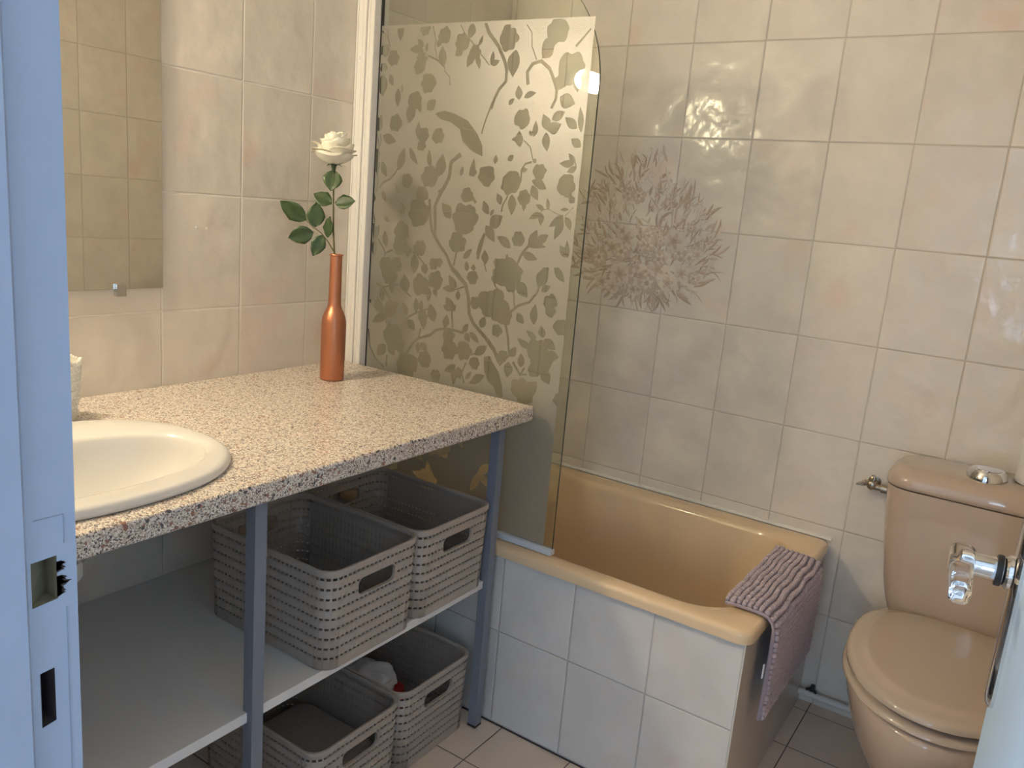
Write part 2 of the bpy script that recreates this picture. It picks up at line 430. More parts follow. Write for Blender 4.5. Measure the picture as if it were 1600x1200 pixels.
LEAVES = [(120,1701,123,1660,18),(199,1637,155,1640,17),(198,1645,178,1663,12),(209,1634,211,1655,9),(206,1630,177,1620,15),(214,1621,194,1609,13),
    (265,1600,257,1647,21),(337,1660,342,1696,19),(363,1642,374,1665,8),(355,1628,334,1596,18),(358,1624,371,1591,12),(71,1583,73,1531,30),
    (95,1584,108,1556,14),(67,1636,43,1633,14),(124,1550,125,1506,16),(138,1539,137,1561,7),(40,1552,47,1529,7),(317,1640,297,1622,18),
    (469,1630,466,1572,29),(567,1634,539,1611,18),(563,1655,538,1616,27),(596,1577,591,1544,31),(628,1573,638,1539,17),(595,1529,635,1516,27),
    (461,1513,476,1527,10),(488,1524,483,1555,17),(501,1529,533,1539,12),(430,1670,450,1684,17),(401,1602,427,1609,12),(403,1602,407,1630,10),
    (72,1448,47,1486,24),(72,1448,72,1489,11),(81,1436,127,1423,21),(139,1354,156,1410,21),(83,1373,100,1335,17),(172,1411,203,1370,14),
    (267,1344,280,1400,27),(198,1433,198,1473,14),(242,1366,236,1408,13),(165,1469,181,1522,26),(194,1522,201,1493,13),(221,1501,247,1524,22),
    (338,1350,343,1372,10),(371,1352,374,1392,12),(501,1422,496,1458,19),(493,1438,476,1437,8),(509,1371,528,1374,10),(570,1460,556,1494,20),
    (570,1460,605,1474,23),(580,1482,612,1500,18),(568,1455,575,1414,18),(536,1445,538,1480,13),(645,1465,613,1488,18),(656,1457,648,1511,13),
    (649,1393,630,1413,10),(647,1391,609,1390,14),(654,1384,630,1373,12),(542,1350,582,1333,17),(471,1391,486,1404,12),(436,1382,437,1403,10),
    (531,1447,523,1459,8),(659,1427,633,1443,17),(315,1248,286,1283,24),(363,1157,387,1182,13),(429,1266,410,1296,15),(430,1150,425,1183,16),
    (378,1127,373,1151,12),(397,1131,395,1146,13),(182,1170,187,1141,21),(208,1150,209,1100,22),(160,1244,155,1276,15),(68,1173,84,1214,18),
    (71,1174,71,1131,18),(111,1161,104,1201,17),(95,1235,117,1223,10),(88,1299,102,1273,12),(53,1269,60,1294,15),(490,1316,494,1269,20),
    (525,1299,525,1281,10),(543,1339,562,1307,18),(553,1347,582,1333,16),(461,1291,448,1316,14),(426,1268,412,1296,17),(434,1263,443,1279,8),
    (581,1287,557,1298,10),(575,1279,542,1264,12),(577,1279,575,1252,13),(590,1288,586,1314,9),(632,1280,596,1251,15),(632,1273,614,1224,18),
    (638,1276,654,1248,14),(644,1293,623,1291,7),(548,1205,567,1243,20),(567,1216,598,1234,18),(546,1203,596,1206,12),(533,1185,575,1176,17),
    (498,1195,456,1218,19),(435,1237,470,1266,27),(423,1240,453,1203,21),(429,1152,426,1183,16),(495,1157,490,1181,9),(590,1142,608,1161,18),
    (621,1162,643,1148,12),(654,1189,630,1214,17),(654,1189,648,1226,11),(349,1083,322,1112,18),(345,1077,304,1076,14),(356,1054,355,1080,12),
    (134,1078,139,1042,17),(188,1052,178,1097,28),(107,1017,99,1054,16),(263,1072,263,1037,16),(278,1074,289,1052,12),(224,1005,221,1043,15),
    (240,1008,242,1040,14),(195,994,178,1025,15),(243,1006,253,963,20),(284,989,269,1034,25),(199,982,224,958,20),(119,980,163,1023,35),
    (117,991,56,1015,23),(110,992,87,1028,18),(125,979,74,958,20),(160,948,157,968,10),(126,904,98,870,25),(135,906,159,880,22),(167,926,186,891,32),
    (341,1024,318,1057,22),(336,1026,351,1041,13),(332,1023,311,1035,12),(320,980,325,1014,18),(378,977,392,1002,13),(387,978,401,956,16),
    (399,980,429,958,14),(425,931,455,956,16),(236,930,238,900,15),(246,929,268,909,17),(213,893,236,849,34),(363,892,328,869,16),(356,884,360,840,16),
    (370,888,380,858,21),(397,863,413,885,10),(409,855,453,882,13),(505,1092,509,1120,21),(524,1119,557,1086,25),(583,1115,606,1161,27),
    (593,1106,617,1120,14),(532,1046,554,1025,17),(581,1027,581,1075,18),(520,941,538,968,17),(519,927,519,889,22),(579,972,539,988,15),
    (591,996,562,1010,13),(610,1000,601,1027,17),(613,997,646,978,20),(619,957,657,963,23),(615,923,638,895,24),(556,921,553,955,17),(576,856,604,895,29),
    (420,928,453,956,19),(416,861,455,882,16),(430,997,441,1026,18),(623,1163,652,1132,17)]
FLOWERS = [(316,1651,20),(355,1628,16),(262,1669,18),(201,1686,15),(103,1622,18),(72,1600,11),(190,1600,17),(221,1562,22),(75,1641,14),(181,1522,21),
    (246,1652,8),(616,1590,32),(574,1666,27),(447,1654,25),(170,1330,17),(122,1468,20),(261,1440,18),(213,1441,18),(242,1343,25),(373,1361,11),
    (414,1354,23),(58,1390,16),(61,1360,15),(210,1416,13),(501,1483,21),(544,1393,5),(559,1370,17),(632,1346,22),(489,1347,21),(475,1335,16),
    (215,1254,33),(222,1300,19),(361,1306,17),(359,1250,36),(381,1272,9),(342,1193,25),(160,1204,24),(158,1167,23),(225,1168,19),(244,1118,11),
    (272,1133,14),(289,1139,11),(112,1113,21),(148,1119,18),(119,1096,19),(58,1203,14),(485,1341,25),(524,1311,17),(633,1341,22),(650,1314,8),
    (518,1217,17),(497,1141,31),(465,1156,11),(395,1114,16),(129,1090,25),(234,1076,26),(281,1093,23),(247,999,15),(150,931,32),(334,961,18),(340,927,24),
    (385,932,23),(420,907,15),(301,854,15),(262,889,21),(202,861,33),(475,1127,23),(515,1137,22),(507,1109,16),(468,1056,37),(494,1037,24),(436,1063,22),
    (620,1084,18),(622,1064,14),(479,997,15),(502,939,14),(597,967,28),(610,941,28),(593,921,17),(652,1031,18),(558,870,25),(573,853,22),(670,864,17),
    (409,1054,15)]
BIRDS = [[(247,1492),(274,1499),(304,1493),(348,1477),(379,1447),(395,1422),(398,1397),(366,1408),(336,1429),(326,1457),(296,1473),
    (265,1479)],[(447,926),(456,931),(466,932),(473,920),(494,898),(507,868),(512,839),(493,839),(484,858),(465,869),(451,893)]]


# ================================================================== ROOM
FRONT = -1.93          # inner face of the door wall
XR = 1.79              # right wall
DL, DR = .95, 1.64     # door opening
b = MB(); b.box(-.1, 2.7, -4.4, .1, -.08, 0); fl = struct(b.build('floor', 'tile_floor', smooth=0))
b = MB(); b.box(-.7, 2.7, -4.4, FRONT - .05, 0, .003); struct(b.build('floor_hall', 'hall_floor', smooth=0))
b = MB(); b.box(-.1, 0, FRONT - .1, 0, 0, 2.4); struct(b.build('wall_left', 'tile_left', smooth=0))
b = MB(); b.box(-.1, XR + .1, 0, .1, 0, 2.4); wall_back = struct(b.build('wall_back', 'tile_back', smooth=0))
b = MB(); b.box(XR, XR + .1, FRONT - .1, 0, 0, 2.4); struct(b.build('wall_right', 'tile_right', smooth=0))
b = MB(); b.box(0, DL, FRONT - .08, FRONT, 0, 2.4); b.box(DR, XR, FRONT - .08, FRONT, 0, 2.4); b.box(DL, DR, FRONT - .08, FRONT, 2.04, 2.4)
struct(b.build('wall_front', 'tile_front', smooth=0))
b = MB(); b.box(-.7, 2.7, -4.4, .1, 2.4, 2.5); struct(b.build('ceiling', 'plaster', smooth=0))
HB = -2.01
b = MB(); b.box(-.7, -.1, HB - .02, HB, 0, 2.4); b.box(-.1, DL, HB - .02, HB, 0, 2.4); b.box(DR, 2.7, HB - .02, HB, 0, 2.4); b.box(DL, DR, HB - .02, HB, 2.04, 2.4)
struct(b.build('wall_hall_front', 'plaster', smooth=0))
for name, (wx, wy0, wy1, wz0, wz1, sd) in zip(('wall_hall_left',), WINDOWS):
    xa, xb = sorted((wx, wx + sd * .1)); b = MB()
    b.box(xa, xb, -4.3, wy0, 0, 2.4); b.box(xa, xb, wy1, HB, 0, 2.4); b.box(xa, xb, wy0, wy1, 0, wz0); b.box(xa, xb, wy0, wy1, wz1, 2.4)
    struct(b.build(name, 'plaster', smooth=0))
    xm = wx + sd * .06; b = MB(); ym = (wy0 + wy1) / 2
    for yy in (wy0, ym - .02, wy1 - .04): b.box(xm - .02, xm + .02, yy, yy + .04, wz0, wz1)
    for zz in (wz0, wz1 - .04): b.box(xm - .02, xm + .02, wy0, wy1, zz, zz + .04)
    win = struct(b.build('window_1', 'white_paint', smooth=0))
    b = MB(); b.box(xm - .002, xm + .002, wy0 + .04, wy1 - .04, wz0 + .04, wz1 - .04); struct(b.build('pane', 'glass', win, smooth=0))
b = MB(); b.box(2.6, 2.7, -4.3, HB, 0, 2.4); struct(b.build('wall_hall_right', 'plaster', smooth=0))
bx0, bx1, bz0, bz1 = BACKWIN
b = MB(); b.box(-.7, bx0, -4.4, -4.3, 0, 2.4); b.box(bx1, 2.7, -4.4, -4.3, 0, 2.4); b.box(bx0, bx1, -4.4, -4.3, 0, bz0); b.box(bx0, bx1, -4.4, -4.3, bz1, 2.4)
struct(b.build('wall_hall_back', 'plaster', smooth=0))
b = MB()
for xx in (bx0, (bx0 + bx1) / 2 - .02, bx1 - .04): b.box(xx, xx + .04, -4.37, -4.33, bz0, bz1)
for zz in (bz0, bz1 - .04): b.box(bx0, bx1, -4.37, -4.33, zz, zz + .04)
win = struct(b.build('window_2', 'white_paint', smooth=0))
b = MB(); b.box(bx0 + .04, bx1 - .04, -4.352, -4.348, bz0 + .04, bz1 - .04); struct(b.build('pane', 'glass', win, smooth=0))

# door jamb with the two keep holes
def jamb():
    b = MB(); X = .98
    ys = [-2.04, -1.9535, -1.951, -1.932, -1.917]
    b.mi = 0
    H1 = (-1.951, -1.932, .964, 1.0015); H2 = (-1.9475, -1.9365, .861, .909)
    out = [(-1.9535, 0), (-1.917, 0), (-1.917, 2.02), (-1.9535, 2.02)]
    holes = [[(h[0], h[2]), (h[1], h[2] + .002), (h[1], h[3]), (h[0], h[3] - .001)] for h in (H1, H2)]
    pts, tris, loops = cdt(out, holes)
    V = [b.bm.verts.new((X, p[0], p[1])) for p in pts]
    for t in tris: b.face([V[i] for i in t])
    # thickness of the lining, and the shallow stop towards the hall
    b.box(DL, X - .0002, -2.04, -1.9535, 0, 2.02) if False else None
    def quad(*p): b.face([b.bm.verts.new(q) for q in p])
    quad((X, -1.917, 0), (DL, -1.917, 0), (DL, -1.917, 2.02), (X, -1.917, 2.02))
    quad((X, -1.9535, 0), (X, -1.9535, 2.02), (X + .007, -1.958, 2.02), (X + .007, -1.958, 0))
    quad((X + .007, -1.958, 0), (X + .007, -1.958, 2.02), (X + .007, -2.04, 2.02), (X + .007, -2.04, 0))
    quad((X + .007, -2.04, 0), (X + .007, -2.04, 2.02), (DL, -2.04, 2.02), (DL, -2.04, 0))
    quad((DL, -2.04, 0), (DL, -2.04, 2.02), (DL, -1.917, 2.02), (DL, -1.917, 0))
    quad((DL, -2.04, 2.02), (X, -2.04, 2.02), (X, -1.917, 2.02), (DL, -1.917, 2.02))
    for k, h in enumerate((holes)):
        b.mi = 1 if k == 0 else 2
        d = .018 if k == 0 else .022
        A = [(X, p[0], p[1]) for p in h]; B = [(X - d, p[0] , p[1]) for p in h]
        if k == 0: B = [(X - .004, h[0][0], h[0][1]), (X - d, h[1][0], h[1][1]), (X - d, h[2][0], h[2][1]), (X - .004, h[3][0], h[3][1])]
        va = [b.bm.verts.new(p) for p in A]; vb = [b.bm.verts.new(p) for p in B]
        for i in range(4):
            j = (i + 1) % 4; b.face((va[i], va[j], vb[j], vb[i]))
        b.face(vb)
    j = struct(b.build('trim_1', ['jamb_paint', 'raw_wood', 'dark_wood'], smooth=0))
    # splintered paint beside the upper keep hole
    rnd = random.Random(4); b = MB()
    for i in range(16):
        z = .968 + rnd.random() * .028; y0 = -1.9325; L = .004 + .0095 * rnd.random() * (1 if .972 < z < .99 else .4); w = .0012 + .0016 * rnd.random()
        b.flat([(y0, z - w), (y0 + L * .6, z - w * .8 + .0008), (y0 + L, z + rnd.uniform(-.002, .002)), (y0 + L * .5, z + w), (y0, z + w)], [], .9800, .9806, lambda a, c, h: (h, a, c))
    b.build('chipped_paint', 'dark_wood', j, smooth=0)
    # shallow painted-over plate line above the holes
    b = MB()
    b.box(.98, .9806, -1.9478, -1.9262, 1.0330, 1.0337); b.box(.98, .9806, -1.9265, -1.9258, 1.010, 1.0337); b.box(.98, .9806, -1.9262, -1.9255, .70, .957)
    b.build('filler_line', plain('filler_line', (.30, .33, .40), .6), j, smooth=0)
    return j
jamb()
# lining on the hinge side and head
b = MB(); b.box(1.634, DR, -2.04, -1.92, 0, 2.02); struct(b.build('trim_2', 'jamb_paint', smooth=0))
b = MB(); b.box(DL, DR, -2.04, -1.92, 2.02, 2.04); struct(b.build('trim_3', 'jamb_paint', smooth=0))

# open door leaf standing square to the wall
DX, DE = 1.5890, -1.338
b = MB(); b.box(0, .04, -.580, 0, .008, 2.01)
door = struct(b.build('door_1', 'white_paint', smooth=0, bevel=.0015))
door.location = (DX, DE, 0); door.rotation_euler = (0, 0, math.radians(4.6))
def door_set():
    b = MB()
    sect = []
    for y, z, s in ((0, 0, 0),): pass
    # domed long backplate with rounded ends
    loops = []
    for inset, dx in ((0, 0), (0, -.003), (.0030, -.0058), (.008, -.0075), (.014, -.0080)):
        loops.append([(DX + dx, p[0], p[1]) for p in rrect(-1.389 + inset, -1.3405 - inset, .858 + inset, 1.10 - inset, .0235 - inset * .9, 6)])
    b.loft(loops)
    pl = b.build('handle_plate', 'chrome', door); tag(pl, 'chrome long plate of the door handle', kind='structure')
    b = MB(); ly = -1.3585; lz = .9915
    b.lathe([(.017, DX - .006), (.0165, DX - .0105), (.0125, DX - .0145), (.0125, DX - .015)], (0, ly, lz), 24, 'x')
    tag(b.build('handle_rose', 'chrome', pl), kind='structure')
    b = MB(); b.lathe([(.0145, DX - .015), (.0150, DX - .016), (.0150, DX - .0195), (.0145, DX - .0205)], (0, ly, lz), 24, 'x')
    tag(b.build('rubber_ring', 'black_rubber', pl), 'black ring on the door handle neck', kind='structure')
    b = MB(); b.lathe([(.0115, DX - .0205), (.0110, DX - .047), (.010, DX - .050), (.007, DX - .0515)], (0, ly, lz), 24, 'x')
    tag(b.build('handle_neck', 'chrome', pl), kind='structure')
    b = MB(); rings = []
    xc = DX - .049
    for y, hx, hz, dz in ((-1.3445, .009, .0115, .001), (-1.3465, .0112, .0138, .0005), (-1.356, .0116, .0142, 0), (-1.385, .0100, .0120, -.001), (-1.420, .0092, .0110, -.002), (-1.436, .0088, .0105, -.0025), (-1.4395, .006, .0075, -.0025)):
        rings.append([(xc + p[0], y, lz + dz + p[1]) for p in rrect(-hx, hx, -hz, hz, min(hx, hz) * .7, 5)])
    b.loft(rings)
    tag(b.build('handle_lever', 'acrylic', pl), 'clear acrylic lever of the door handle', kind='structure')
door_set()

# ================================================================== BATH
def bath():
    root = thing('bathtub', (.595, -.34, 0), 'beige enamelled bathtub with rounded rim along the tiled back wall', 'bathtub')
    R = [(0.004, 1.19, -.680, -.004, .030, .458), (0.004, 1.19, -.680, -.004, .030, .473), (.006, 1.188, -.678, -.006, .028, .4795), (.011, 1.183, -.673, -.011, .024, .4835), (.017, 1.177, -.667, -.017, .02, .485),
         (.062, 1.140, -.637, -.072, .13, .4850), (.065, 1.137, -.634, -.075, .127, .4835), (.069, 1.133, -.630, -.079, .124, .479), (.073, 1.129, -.627, -.084, .122, .468),
         (.095, 1.105, -.618, -.100, .125, .36), (.125, 1.070, -.605, -.120, .13, .22), (.150, 1.03, -.59, -.14, .13, .15), (.19, .98, -.56, -.17, .12, .118), (.26, .90, -.50, -.23, .1, .108)]
    b = MB(); b.loft([at_z(rrect(x0, x1, y0, y1, r, 10), z) for x0, x1, y0, y1, r, z in R], cap0=False)
    b.build('tub_shell', 'bath_enamel', root, smooth=50)
    return root
bath()
b = MB(); b.mi = 0
b.box(.004, 1.1765, -.666, -.640, 0, .4575); b.mi = 1; b.box(1.155, 1.1785, -.6645, -.004, 0, .4575)
ap = b.build('bath_apron', ['tile_bath', 'end_panel'], smooth=0, bevel=.0015)
tag(ap, 'grey white tiled panel closing in the side and end of the beige bathtub', 'bath panel')
b = MB(); b.tube([(1.1775, -.666, .002), (1.1775, -.666, .456)], .0016, 6); b.build('corner_strip', 'caulk', ap)
# sealant bead between bath and wall
b = MB(); b.flat([(0, .4845), (-.008, .4845), (-.007, .4875), (-.0035, .4905), (0, .4915)], [], .004, 1.190, lambda a, c, h: (h, a, c))
struct(b.build('trim_4', 'caulk', smooth=40))
b = MB(); b.box(.15, 1.1775, -.6685, -.664, .0005, .0035); struct(b.build('trim_5', plain('dark_joint', (.05, .035, .035), .9), smooth=0))

# ---------------------------------------------------------------- glass screen
def screen():
    root = thing('bath_screen', (.02, -.635, .485), 'glass bath screen with rounded corner and frosted blossom film', 'bath screen')
    R = .27; x1, zt = .688, 1.82
    out = [(.056, .499), (x1, .499)] + [(x1 - R + R * math.cos(a), zt - R + R * math.sin(a)) for a in [i * PI / 2 / 24 for i in range(25)]] + [(.056, zt)]
    b = MB(); b.flat(out, [], -.632, -.638, lambda a, c, h: (a, h, c))
    g = b.build('glass_pane', ['glass', 'glass_edge'], root, smooth=0)
    for p in g.data.polygons:
        if abs(p.normal.y) < .5: p.material_index = 1
    # frosted film with clear motifs cut out of it
    loops = []
    def add(pts):
        pts = [(p[0] / 1000., p[1] / 1000.) for p in pts]
        cl = []
        for p in pts:
            q = (min(max(p[0], .0605), .6635), min(max(p[1], .5045), 1.6905))
            if not cl or (abs(q[0] - cl[-1][0]) + abs(q[1] - cl[-1][1])) > 3e-4: cl.append(q)
        if len(cl) > 3: loops.append(cl)
    def leaf(x0, z0, x1, z1, w):
        d = Vector((x1 - x0, z1 - z0)); L = d.length
        if L < 1: return
        d /= L; n = Vector((-d.y, d.x)); w *= .60
        k = [(0, .10), (.12, .52), (.28, .9), (.45, 1), (.62, .86), (.8, .5), (.92, .2), (1, 0)]
        bend = .06 * L * math.sin(x0 * .7 + z0)
        P = [(x0 + d.x * t * L + n.x * (s * w + bend * math.sin(PI * t)), z0 + d.y * t * L + n.y * (s * w + bend * math.sin(PI * t))) for t, s in k]
        Q = [(x0 + d.x * t * L - n.x * (s * w - bend * math.sin(PI * t)), z0 + d.y * t * L - n.y * (s * w - bend * math.sin(PI * t))) for t, s in reversed(k[:-1])]
        add(P + Q)
    def flower(x, z, r):
        r *= 1.08; k = 5 + (x * 7 + z) % 2; ph = (x * 13 + z * 7) % 6; pts = []
        for i in range(40):
            a = 2 * PI * i / 40
            rr = r * (.80 + .20 * abs(math.cos(k * (a + ph) / 2)) ** .6 + .05 * math.sin(3 * a + x) + .04 * math.sin(7 * a + z))
            pts.append((x + rr * math.cos(a), z + rr * math.sin(a)))
        add(pts)
    def stem(pts, w):
        P = [Vector(p) for p in pts]; l = []; r = []
        for i, p in enumerate(P):
            t = (P[min(i + 1, len(P) - 1)] - P[max(i - 1, 0)]).normalized(); n = Vector((-t.y, t.x)); ww = max(w, 1.6) * .5 * (1 - .25 * i / len(P))
            l.append(p + n * ww); r.append(p - n * ww)
        for i in range(len(P) - 1): add([l[i], l[i + 1], r[i + 1], r[i]])
    for p, w in STEMS: stem(p, w)
    for q in LEAVES: leaf(*q)
    for q in FLOWERS: flower(*q)
    for q in BIRDS: add(q)
    rnd = random.Random(8)       # the same branches carry on below the worktop
    for i in range(11):
        x, z = rnd.uniform(80, 650), rnd.uniform(540, 810); a = rnd.uniform(0, 6.28)
        if i % 3 == 0: flower(x, z, rnd.uniform(16, 30))
        for k in range(3): leaf(x, z, x + 55 * math.cos(a + k * 1.3), z + 55 * math.sin(a + k * 1.3), 18)
    verts = []; edges = []
    for lp in [[(.060, .5035), (.664, .5035), (.664, 1.691), (.060, 1.6985)]] + loops:
        s = len(verts); verts += [Vector(p) for p in lp]; f = list(range(s, s + len(lp)))
        edges += [(f[i], f[(i + 1) % len(f)]) for i in range(len(f))]
    v, e, f, ov, oe, of = delaunay_2d_cdt(verts, edges, [], 1, 1e-5)
    b = MB(); V = [b.bm.verts.new((p.x, -.6384, p.y)) for p in v]
    boxes = [(min(p[0] for p in l), max(p[0] for p in l), min(p[1] for p in l), max(p[1] for p in l), l) for l in loops]
    for t in f:
        cc = sum((v[i] for i in t), Vector((0, 0))) / len(t)
        b.mi = 1 if any(q[0] <= cc.x <= q[1] and q[2] <= cc.y <= q[3] and inside(cc, q[4]) for q in boxes) else 0
        b.face([V[i] for i in t])
    fo = b.build('frosted_film', ['film_frost', 'film_clear'], g, smooth=0)
    tag(fo, 'frosted film with clear branches, blossoms and birds')
    # wall profile with long grooves
    pr = [(.001, -.612), (.001, -.667), (.006, -.6675), (.007, -.665), (.020, -.6645), (.021, -.6635), (.0225, -.6645), (.031, -.664), (.032, -.6575), (.0345, -.6575), (.0355, -.663), (.042, -.663), (.043, -.6615), (.0445, -.663), (.055, -.662), (.056, -.660), (.056, -.612)]
    b = MB(); b.flat(pr, [], .487, 1.86)
    w = b.build('wall_profile', 'profile_white', root, smooth=25)
    for z in (1.145, 1.62):
        b = MB(); b.lathe([(.0045, -.6635), (.004, -.6665), (.0015, -.6672)], (.012, 0, z), 14, 'y')
        b.build('screw_cap', 'profile_white', w)
    b = MB(); b.box(.0562, .0592, -.6395, -.6305, .50, 1.82); b.build('gasket', 'black_rubber', root, smooth=0)
    b = MB(); b.flat([(-.6465, .4865), (-.6265, .4865), (-.628, .500), (-.6315, .5005), (-.6315, .4992), (-.6385, .4992), (-.6385, .5015), (-.645, .500)], [], .057, .690, lambda a, c, h: (h, a, c))
    b.build('bottom_seal', 'seal_grey', root, smooth=30)
screen()

# ---------------------------------------------------------------- chenille bath mat over the bath end
def bath_mat():
    root = thing('bath_mat', (1.2, -.39, .255), 'mauve chenille bath mat hanging folded over the end rim of the bathtub', 'bath mat')
    path = [(1.100, .4885), (1.115, .4900), (1.140, .4905), (1.165, .4905), (1.182, .4895), (1.193, .4855), (1.2005, .478), (1.2055, .465), (1.2075, .44), (1.208, .40), (1.2075, .34), (1.2065, .29), (1.205, .252)]
    P = [Vector(p) for p in path]
    y0, y1 = -.583, -.192
    T = []
    for i, p in enumerate(P):
        t = (P[min(i + 1, len(P) - 1)] - P[max(i - 1, 0)]).normalized(); T.append(Vector((-t.y, t.x)))
    sl = lambda y: .006 * math.sin(9 * y) 
    b = MB(); outline = [(p + n * .0035) for p, n in zip(P, T)] + [p for p in reversed(P)]
    rings = []
    for k in range(11):
        y = y0 + (y1 - y0) * k / 10
        rings.append([(p[0] + (.002 * math.sin(y * 14) if p[1] < .45 else 0), y, p[1]) for p in outline])
    b.loft(rings)
    backing = b.build('backing', 'mat_backing', root, smooth=60)
    for y in (y0, y1):                         # bound edges
        b = MB(); b.tube([(p[0] + n[0] * .003, y, p[1] + n[1] * .003) for p, n in zip(P, T)], .0036, 6)
        b.build('binding', 'mat_backing', root)
    # chenille bobbles in rows
    seg = [0]
    for a, c in zip(P, P[1:]): seg.append(seg[-1] + (c - a).length)
    def ev(s):
        for i in range(len(P) - 1):
            if s <= seg[i + 1]:
                f = (s - seg[i]) / (seg[i + 1] - seg[i]); return P[i].lerp(P[i + 1], f), T[i].lerp(T[i + 1], f).normalized()
        return P[-1], T[-1]
    rnd = random.Random(2); b = MB(); ds = .0126
    n = int(seg[-1] / ds)
    for i in range(n + 1):
        ph = i * .35 + rnd.uniform(-.25, .25); y = y0 + .004 + rnd.uniform(0, .006)
        while y < y1 - .003:
            s = min(max(i * ds + .0014 * math.sin(y * 52 + ph), 0), seg[-1])
            p, q = ev(s); r = .0062 * rnd.uniform(.88, 1.14)
            c = p + q * (.0035 + r * .62)
            b.ball((c[0], y, c[1]), r, 1, .92, 1, 8, 6)
            y += r * 1.95
    pile = tag(b.build('chenille_pile', 'mat_pile', root, smooth=80), kind='stuff')
    b = MB(); b.box(1.2005, 1.2035, -.5905, -.583, .352, .385); b.build('care_tag', 'tag_white', root, smooth=0, bevel=.001)
bath_mat()

# ---------------------------------------------------------------- floral relief on the back wall tiles
def decor():
    rnd = random.Random(11)
    B = [MB(), MB(), MB()]
    def blade(x, z, a, L, w, k, lift):
        b = B[k]; pts = []; n = 6; curv = rnd.uniform(-.9, .9)
        C = []; ang = a; px, pz = x, z
        for i in range(n + 1):
            C.append((px, pz, ang)); ang += curv / n; px += math.cos(ang) * L / n; pz += math.sin(ang) * L / n
        prev = None
        for i, (qx, qz, qa) in enumerate(C):
            t = i / n; hw = w * .5 * math.sin(PI * min(1, (t * .9 + .1))) ** .8 * (1 if i < n else 0.02)
            nx, nz = -math.sin(qa), math.cos(qa)
            row = [b.bm.verts.new((qx + nx * s * hw, -.0002 - lift - (.0011 if s == 0 else 0), qz + nz * s * hw)) for s in (-1, 0, 1)]
            if prev:
                b.face((prev[0], row[0], row[1], prev[1])); b.face((prev[1], row[1], row[2], prev[2]))
            prev = row
    def blossom(x, z, r, k, lift):
        pet = rnd.choice((5, 5, 6)); ph = rnd.uniform(0, 6)
        for ring, (rr, kk) in enumerate(((r, k), (r * .62, 1 if k == 2 else 2), (r * .28, 0))):
            b = B[kk]
            for i in range(pet):
                a = ph + 2 * PI * i / pet + ring * .6
                cx, cz = x + math.cos(a) * rr * .45, z + math.sin(a) * rr * .45
                c = b.bm.verts.new((cx, -.0022 - lift - ring * .0006, cz)); N = 10
                V = []
                for j in range(N):
                    q = 2 * PI * j / N; la, lb = rr * .52, rr * .40
                    ex, ez = la * math.cos(q), lb * math.sin(q) * (1 + .1 * math.sin(3 * q))
                    V.append(b.bm.verts.new((cx + ex * math.cos(a) - ez * math.sin(a), -.0006 - lift - ring * .0006, cz + ex * math.sin(a) + ez * math.cos(a))))
                for j in range(N): b.face((c, V[j], V[(j + 1) % N]))
    cx, cz = .530, 1.19
    def reach(a):
        c, s = math.cos(a), math.sin(a)
        up = .30 if s > 0 else .145
        if s > 0 and c > .2: up = .235
        sd = .255 if c > 0 else .265
        return 1 / math.sqrt((c / sd) ** 2 + (s / up) ** 2)
    for i in range(640):
        a = rnd.uniform(0, 2 * PI); R = reach(a); q = rnd.random() ** .62 * .90
        L = rnd.uniform(.022, .062) * (1 if q > .5 else .8); x = cx + math.cos(a) * R * q; z = cz + math.sin(a) * R * q
        dr = math.atan2(z - 1.06, x - .56) if math.sin(a) > -.35 else a
        blade(x, z, dr + rnd.uniform(-.7, .7), L, rnd.uniform(.0035, .010), rnd.choice((0, 0, 1, 1, 2)), rnd.uniform(0, .0010))
    for i in range(70):                                   # sprays of small buds
        a = rnd.uniform(.1, PI - .1); R = reach(a) * rnd.uniform(.5, 1.0)
        x, z = cx + math.cos(a) * R, cz + math.sin(a) * R
        for k in range(4): B[2].ball((x + rnd.uniform(-.012, .012), -.0008, z + rnd.uniform(-.012, .012)), rnd.uniform(.0025, .0045), 1, .35, 1, 8, 5)
    for i in range(40):
        a = rnd.uniform(0, 2 * PI); R = reach(a) * rnd.uniform(.02, .72) ** .8
        blossom(cx + math.cos(a) * R, cz + math.sin(a) * R * .9 - .02, rnd.uniform(.014, .026), rnd.choice((1, 2)), rnd.uniform(.0004, .0012))
    for i in range(13):
        a = 2 * PI * i / 13 + rnd.uniform(-.3, .3); R = reach(a) * rnd.uniform(.25, .62)
        blossom(cx + math.cos(a) * R, cz + math.sin(a) * R * .8 - .03, rnd.uniform(.028, .040), 2 - i % 2, .0016)
    for bx0, n in ((.565, 7), (.610, 8)):                 # stems gathered at the foot
        for i in range(n): blade(bx0 + rnd.uniform(-.035, .035), 1.078 + rnd.uniform(-.012, .02), -PI / 2 + rnd.uniform(-.25, .25), rnd.uniform(.025, .045), .004, rnd.choice((0, 1)), 0)
    names = ('bouquet_leaf', 'bouquet_shade', 'bouquet_bloom')
    for b, mt in zip(B, ('decor_a', 'decor_b', 'decor_c')):
        tag(b.build('floral_relief', mt, wall_back, smooth=60), 'brown beige flower bouquet relief on the wall tiles', kind='structure')
decor()

# ================================================================== VANITY
ZC, XF, YR = .846, .625, -.6725
b = MB()
b.flat([(.001, YR), (.001, FRONT + .002), (XF, FRONT + .002), (XF, YR)], [superell(.385, -1.622, .188, .225, 2.3, 48)], ZC - .035, ZC)
wt = b.build('worktop', 'granite', smooth=30, bevel=.005, seg=3)
tag(wt, 'speckled beige granite look worktop along the mirror wall', 'worktop')

